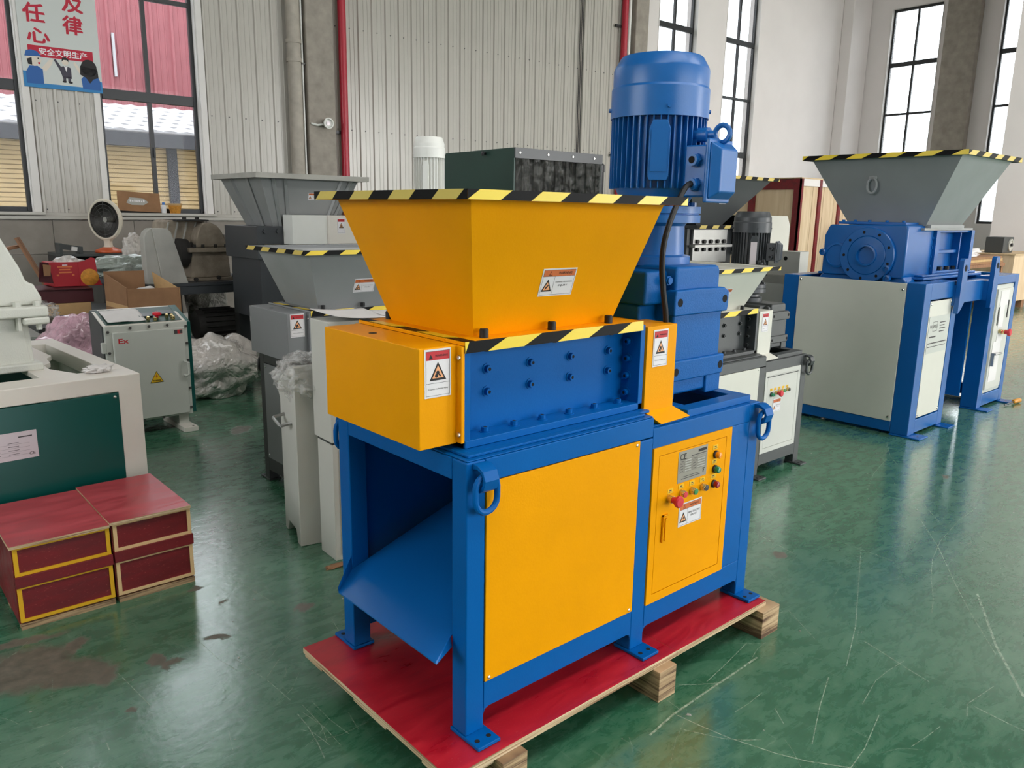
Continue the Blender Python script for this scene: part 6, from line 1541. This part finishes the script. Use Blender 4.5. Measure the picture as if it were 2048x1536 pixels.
xz_box('body', 'dark_frame', t, 0.0, 1.1, 0.05, 0.8, 0.1, 1.05, 0.004)
for x in (0.0, 1.0):
    for y in (0.05, 0.7): xz_box('leg', 'black_frame', t, x, x + 0.1, y, y + 0.1, 0, 0.1)
xz_box('cabinet_foot', 'dull_grey', t, 0.93, 1.16, -0.42, 0.0, 0.0, 0.28)

# ================================================================ TALL WOODEN CRATE
t = thing('shipping_crate', 'tall pale wooden crate with dark red frame boards', 'crate', (11.74, 5.73, 0))
xz_box('carcass', 'osb', t, 0.02, 2.0, 0.02, 1.7, 0.1, 2.17)
for k in range(5): xz_box('side_board', 'pine_z', t, 0.06 + 0.39 * k, 0.44 + 0.39 * k, 0.0, 0.02, 0.12, 2.1)
for x in (-0.03, 0.62, 1.36, 1.95): xz_box('upright_batten', 'ply_maroon', t, x, x + 0.09, -0.03, 0.0, 0.1, 2.2)
xz_box('top_batten', 'plaster', t, 0.06, 2.04, -0.025, 0.01, 2.08, 2.2)
xz_box('bottom_batten', 'ply_maroon', t, 0.06, 2.04, -0.025, 0.0, 0.1, 0.22)
for y in (-0.03, 0.85, 1.6): xz_box('frame_board', 'ply_maroon', t, -0.03, 0.0, y, y + 0.13, 0.1, 2.2)
xz_box('frame_board', 'ply_maroon', t, -0.028, 0.002, 0.1, 1.6, 2.02, 2.19); xz_box('frame_board', 'ply_maroon', t, -0.028, 0.002, 0.1, 1.6, 0.1, 0.25)
for k in range(2): xz_box('end_board', 'osb', t, 0.0, 0.02, 0.1 + 0.75 * k, 0.84 + 0.75 * k, 0.25, 2.02)
xz_box('lid', 'pine_x', t, -0.03, 2.04, -0.03, 1.73, 2.2, 2.22)
for x in (0.05, 0.95, 1.85): xz_box('skid', 'old_wood', t, x, x + 0.1, 0, 1.7, 0, 0.1)

# ================================================================ FAR RIGHT: OSB CRATE AND LOADED TABLE
t = thing('osb_crate', 'low pale chipboard crate standing on skids by the pier', 'crate', (14.55, 3.15, 0))
xz_box('front_board', 'osb', t, 0, 1.7, 0, 0.02, 0.14, 0.96); xz_box('end_board', 'osb', t, 0, 0.02, 0.02, 1.0, 0.14, 0.96); xz_box('carcass', 'osb', t, 0.02, 1.7, 0.02, 1.0, 0.14, 0.95); xz_box('lid', 'pine_x', t, -0.02, 1.72, -0.02, 1.02, 0.96, 0.98)
for x in (0.05, 0.8, 1.5):
    for y in (0.02, 0.85): xz_box('skid_block', 'old_wood', t, x, x + 0.14, y, y + 0.12, 0, 0.14)
t = thing('packing_table', 'low table stacked with cardboard beside the chipboard crate', 'table', (12.7, 3.25, 0))
xz_box('table_top', 'old_wood', t, 0, 1.75, 0, 0.9, 0.78, 0.83); 
for x in (0.02, 1.65):
    for y in (0.02, 0.8): xz_box('leg', 'old_wood', t, x, x + 0.08, y, y + 0.08, 0, 0.78)
for k, (mname, z0, z1) in enumerate((('cardboard', 0.832, 0.87), ('cardboard_light', 0.872, 0.91), ('cardboard', 0.912, 0.95))):
    o = xz_box('flat_carton', mname, None, 12.72 + 0.03 * k, 14.4 - 0.05 * k, 3.27, 4.1, z0, z1); tag(o, ('lowest', 'middle', 'topmost')[k] + ' flattened carton on the packing table', 'box')
o = blob('wrap_film', 'paper', (13.5, 3.6, 1.0), (0.35, 0.2, 0.09), 71, 0.5, 2.4, sub=4, floor=-0.048); tag(o, 'crumpled white wrapping on the flattened cartons', 'film')
t = thing('speaker_unit', 'small dark grey device with a round dial on the chipboard crate', 'device', (14.72, 3.4, 0.982))
xz_box('case', 'dark_frame', t, 0, 0.5, 0, 0.3, 0, 0.28, 0.01)
mb = MB(); mb.lathe([(0.11, 0), (0.11, 0.02), (0.08, 0.024), (0.07, 0.01), (0.03, 0.012), (0, 0.012)], 24, X=Matrix.Translation((0.33, 0.0, 0.14)) @ Matrix.Rotation(PI / 2, 4, 'X')); mb.build('dial', 'dull_grey', t)
mb = MB(); mb.lathe([(0.03, 0), (0.03, 0.03), (0, 0.032)], 16, X=Matrix.Translation((0.33, -0.012, 0.14)) @ Matrix.Rotation(PI / 2, 4, 'X')); mb.build('dial_hub', 'cap_black', t)
t = thing('pedestal_machine', 'black covered machine with cables behind the blue chamber', 'machine', (12.75, 4.25, 0))
mb = MB(); mb.hexa([(0, 0, 0), (0.8, 0, 0), (0.8, 0.6, 0), (0, 0.6, 0)], [(0.05, 0.05, 1.32), (0.62, 0.05, 1.42), (0.62, 0.55, 1.42), (0.05, 0.55, 1.32)]); mb.build('cover', 'black_rubber', t, bevel=0.03)
mb = MB(); mb.hexa([(0.1, -0.02, 1.33), (0.62, -0.02, 1.40), (0.62, 0.5, 1.46), (0.1, 0.5, 1.4)], [(0.1, -0.02, 1.36), (0.62, -0.02, 1.43), (0.62, 0.5, 1.50), (0.1, 0.5, 1.43)]); mb.build('folded_sheet', 'bag_sheet', t)
mb = MB(); mb.tube([(0.1, 0.0, 0.9), (0.35, -0.03, 1.12), (0.6, 0.0, 1.4), (0.66, 0.05, 1.75)], 0.015, 6); mb.build('cable', 'dull_grey', t)
mb = MB(); mb.lathe([(0.0, 0), (0.07, 0.02), (0.09, 0.1), (0.07, 0.18), (0.03, 0.2), (0, 0.2)], 18, c=(0.67, 0.05, 1.7)); mb.build('warning_beacon', 'cap_black', t)

# specks of grit and flakes strewn over the floor
mb = MB()
for k in range(260):
    r = random.random()
    x = random.uniform(-1.6, 4.2) if r < 0.6 else random.uniform(0.2, 2.0); y = random.uniform(-1.6, 1.9) if r < 0.6 else random.uniform(2.2, 4.6)
    if -0.15 < x < 1.45 and -0.15 < y < 0.78: continue
    s = random.uniform(0.0015, 0.005) * (1.8 if random.random() < 0.1 else 1)
    X = Matrix.Translation((x, y, 0.0004)) @ Matrix.Rotation(random.random() * 6, 4, 'Z')
    mb.hexa([(-s, -s * 0.5, 0), (s, -s * 0.6, 0), (s * 0.8, s * 0.5, 0), (-s * 0.7, s * 0.6, 0)], [(-s * 0.7, -s * 0.4, s * 0.3), (s * 0.6, -s * 0.4, s * 0.5), (s * 0.5, s * 0.3, s * 0.3), (-s * 0.5, s * 0.4, s * 0.4)], X=X)
o = mb.build('floor_grit', 'dull_grey', None, kind='stuff'); o['label'] = 'pale flakes and grit strewn over the green floor'; o['category'] = 'debris'

# scratches cut into the floor coating
SCR = [(3,[(3.063,0.017),(2.742,-0.201),(2.364,-0.419),(2.138,-0.559),(1.883,-0.729)]),(2.5,[(3.497,-0.124),(3.177,-0.136),(2.822,-0.181),(2.573,-0.241),(2.37,-0.313),(2.157,-0.405),(2.022,-0.451)]),(9,[(2.356,-0.505),(2.18,-0.594),(1.952,-0.707),(1.782,-0.811),(1.666,-0.882)]),(3,[(2.409,0.021),(1.948,-0.183),(1.687,-0.299),(1.53,-0.357),(1.387,-0.41)]),(2.5,[(1.251,-0.096),(1.05,-0.13),(0.924,-0.148)]),(2.5,[(0.835,-0.099),(0.891,-0.141),(0.957,-0.184)]),(3.5,[(0.695,-0.179),(0.709,-0.271),(0.728,-0.364),(0.774,-0.494),(0.813,-0.572),(0.885,-0.67)]),(2.5,[(0.654,-0.253),(0.713,-0.358),(0.754,-0.401),(0.797,-0.435)]),(2,[(1.012,-0.304),(0.923,-0.309),(0.854,-0.305)]),(4,[(1.6,-0.375),(1.573,-0.461),(1.539,-0.555),(1.514,-0.64)]),(2,[(1.584,-0.528),(1.463,-0.518),(1.378,-0.518),(1.211,-0.55)]),(2.5,[(1.659,-0.794),(1.478,-0.773),(1.407,-0.797)]),(4,[(1.482,-0.792),(1.469,-0.893),(1.466,-0.941)]),(2.5,[(1.272,-0.403),(1.092,-0.466),(0.896,-0.545)]),(2.5,[(1.194,-0.612),(0.998,-0.657),(0.885,-0.67)]),(2,[(1.287,-0.762),(1.203,-0.755),(1.117,-0.744)]),(3,[(2.422,0.11),(2.413,-0.015),(2.404,-0.134)]),(4,[(2.193,0.472),(2.157,0.326),(2.114,0.196)]),(2.5,[(1.471,-0.031),(1.597,-0.066),(1.471,-0.248)]),(2.5,[(0.969,-0.378),(0.918,-0.439)]),(2.5,[(4.362,0.76),(4.056,0.603),(3.9,0.485)]),(2.5,[(3.988,0.595),(3.593,0.504),(3.281,0.394)]),(2,[(2.817,-0.44),(2.669,-0.501),(2.588,-0.548)]),(7,[(1.193,-0.175),(1.045,-0.179),(0.884,-0.181),(0.685,-0.186),(0.553,-0.203)]),(2,[(2.406,0.3),(2.728,0.348)]),(2.5,[(3.278,0.074),(3.069,-0.087)]),(2.5,[(-0.581,1.173),(-0.567,1.033),(-0.555,0.916)]),(3,[(-0.862,1.024),(-0.841,1.017),(-0.818,1.014)]),(3,[(-0.819,0.837),(-0.799,0.845)]),(3,[(-0.71,0.809),(-0.713,0.772)]),(3,[(-0.218,0.578),(-0.221,0.503),(-0.235,0.411),(-0.252,0.337)]),(2,[(-0.202,0.576),(-0.185,0.463),(-0.188,0.352)]),(2,[(-0.243,1.0),(-0.228,0.905),(-0.213,0.814),(-0.203,0.657)]),(2.5,[(-0.119,0.911),(-0.209,0.824)]),(2,[(-0.299,1.223),(-0.288,1.038),(-0.268,0.939)]),(2.5,[(-0.841,0.814),(-0.833,0.773)]),(2,[(-0.017,1.7),(0.019,1.427),(0.044,1.257)]),(2,[(-0.091,0.486),(-0.101,0.44),(-0.11,0.389)]),(2,[(0.155,1.044),(0.14,0.988),(0.128,0.931)]),(2,[(-0.246,0.503),(-0.222,0.461),(-0.212,0.376)]),(2,[(-0.185,0.611),(-0.187,0.482),(-0.21,0.402)]),(2,[(-0.153,0.609),(-0.154,0.485),(-0.143,0.388)])]
mb = MB()
def scratch(w, pts, z=0.0005):
    for (x0, y0), (x1, y1) in zip(pts[:-1], pts[1:]):
        d = Vector((x1 - x0, y1 - y0)); n_ = Vector((-d.y, d.x)).normalized() * w * 0.0005
        mb.add([(x0 - n_.x, y0 - n_.y, z), (x1 - n_.x, y1 - n_.y, z), (x1 + n_.x, y1 + n_.y, z), (x0 + n_.x, y0 + n_.y, z)], [(0, 1, 2, 3)])
for w, pts in SCR: scratch(w, pts)
rs = random.Random(3)
for k in range(420):
    x = rs.uniform(-1.4, 6.0); y = rs.uniform(-1.4, 4.4)
    if -0.15 < x < 1.5 and -0.15 < y < 0.78: continue
    a = rs.choice((0.3, 0.9, 1.3, 2.2)) + rs.gauss(0, 0.35); l = rs.uniform(0.03, 0.22); b = a + rs.gauss(0, 0.3)
    m_ = (x + math.cos(a) * l * 0.5, y + math.sin(a) * l * 0.5)
    scratch(rs.uniform(0.6, 1.6), [(x, y), m_, (m_[0] + math.cos(b) * l * 0.5, m_[1] + math.sin(b) * l * 0.5)], 0.0004)
o = mb.build('floor_scratches', 'scratch', bpy.data.objects['floor'], kind='stuff')
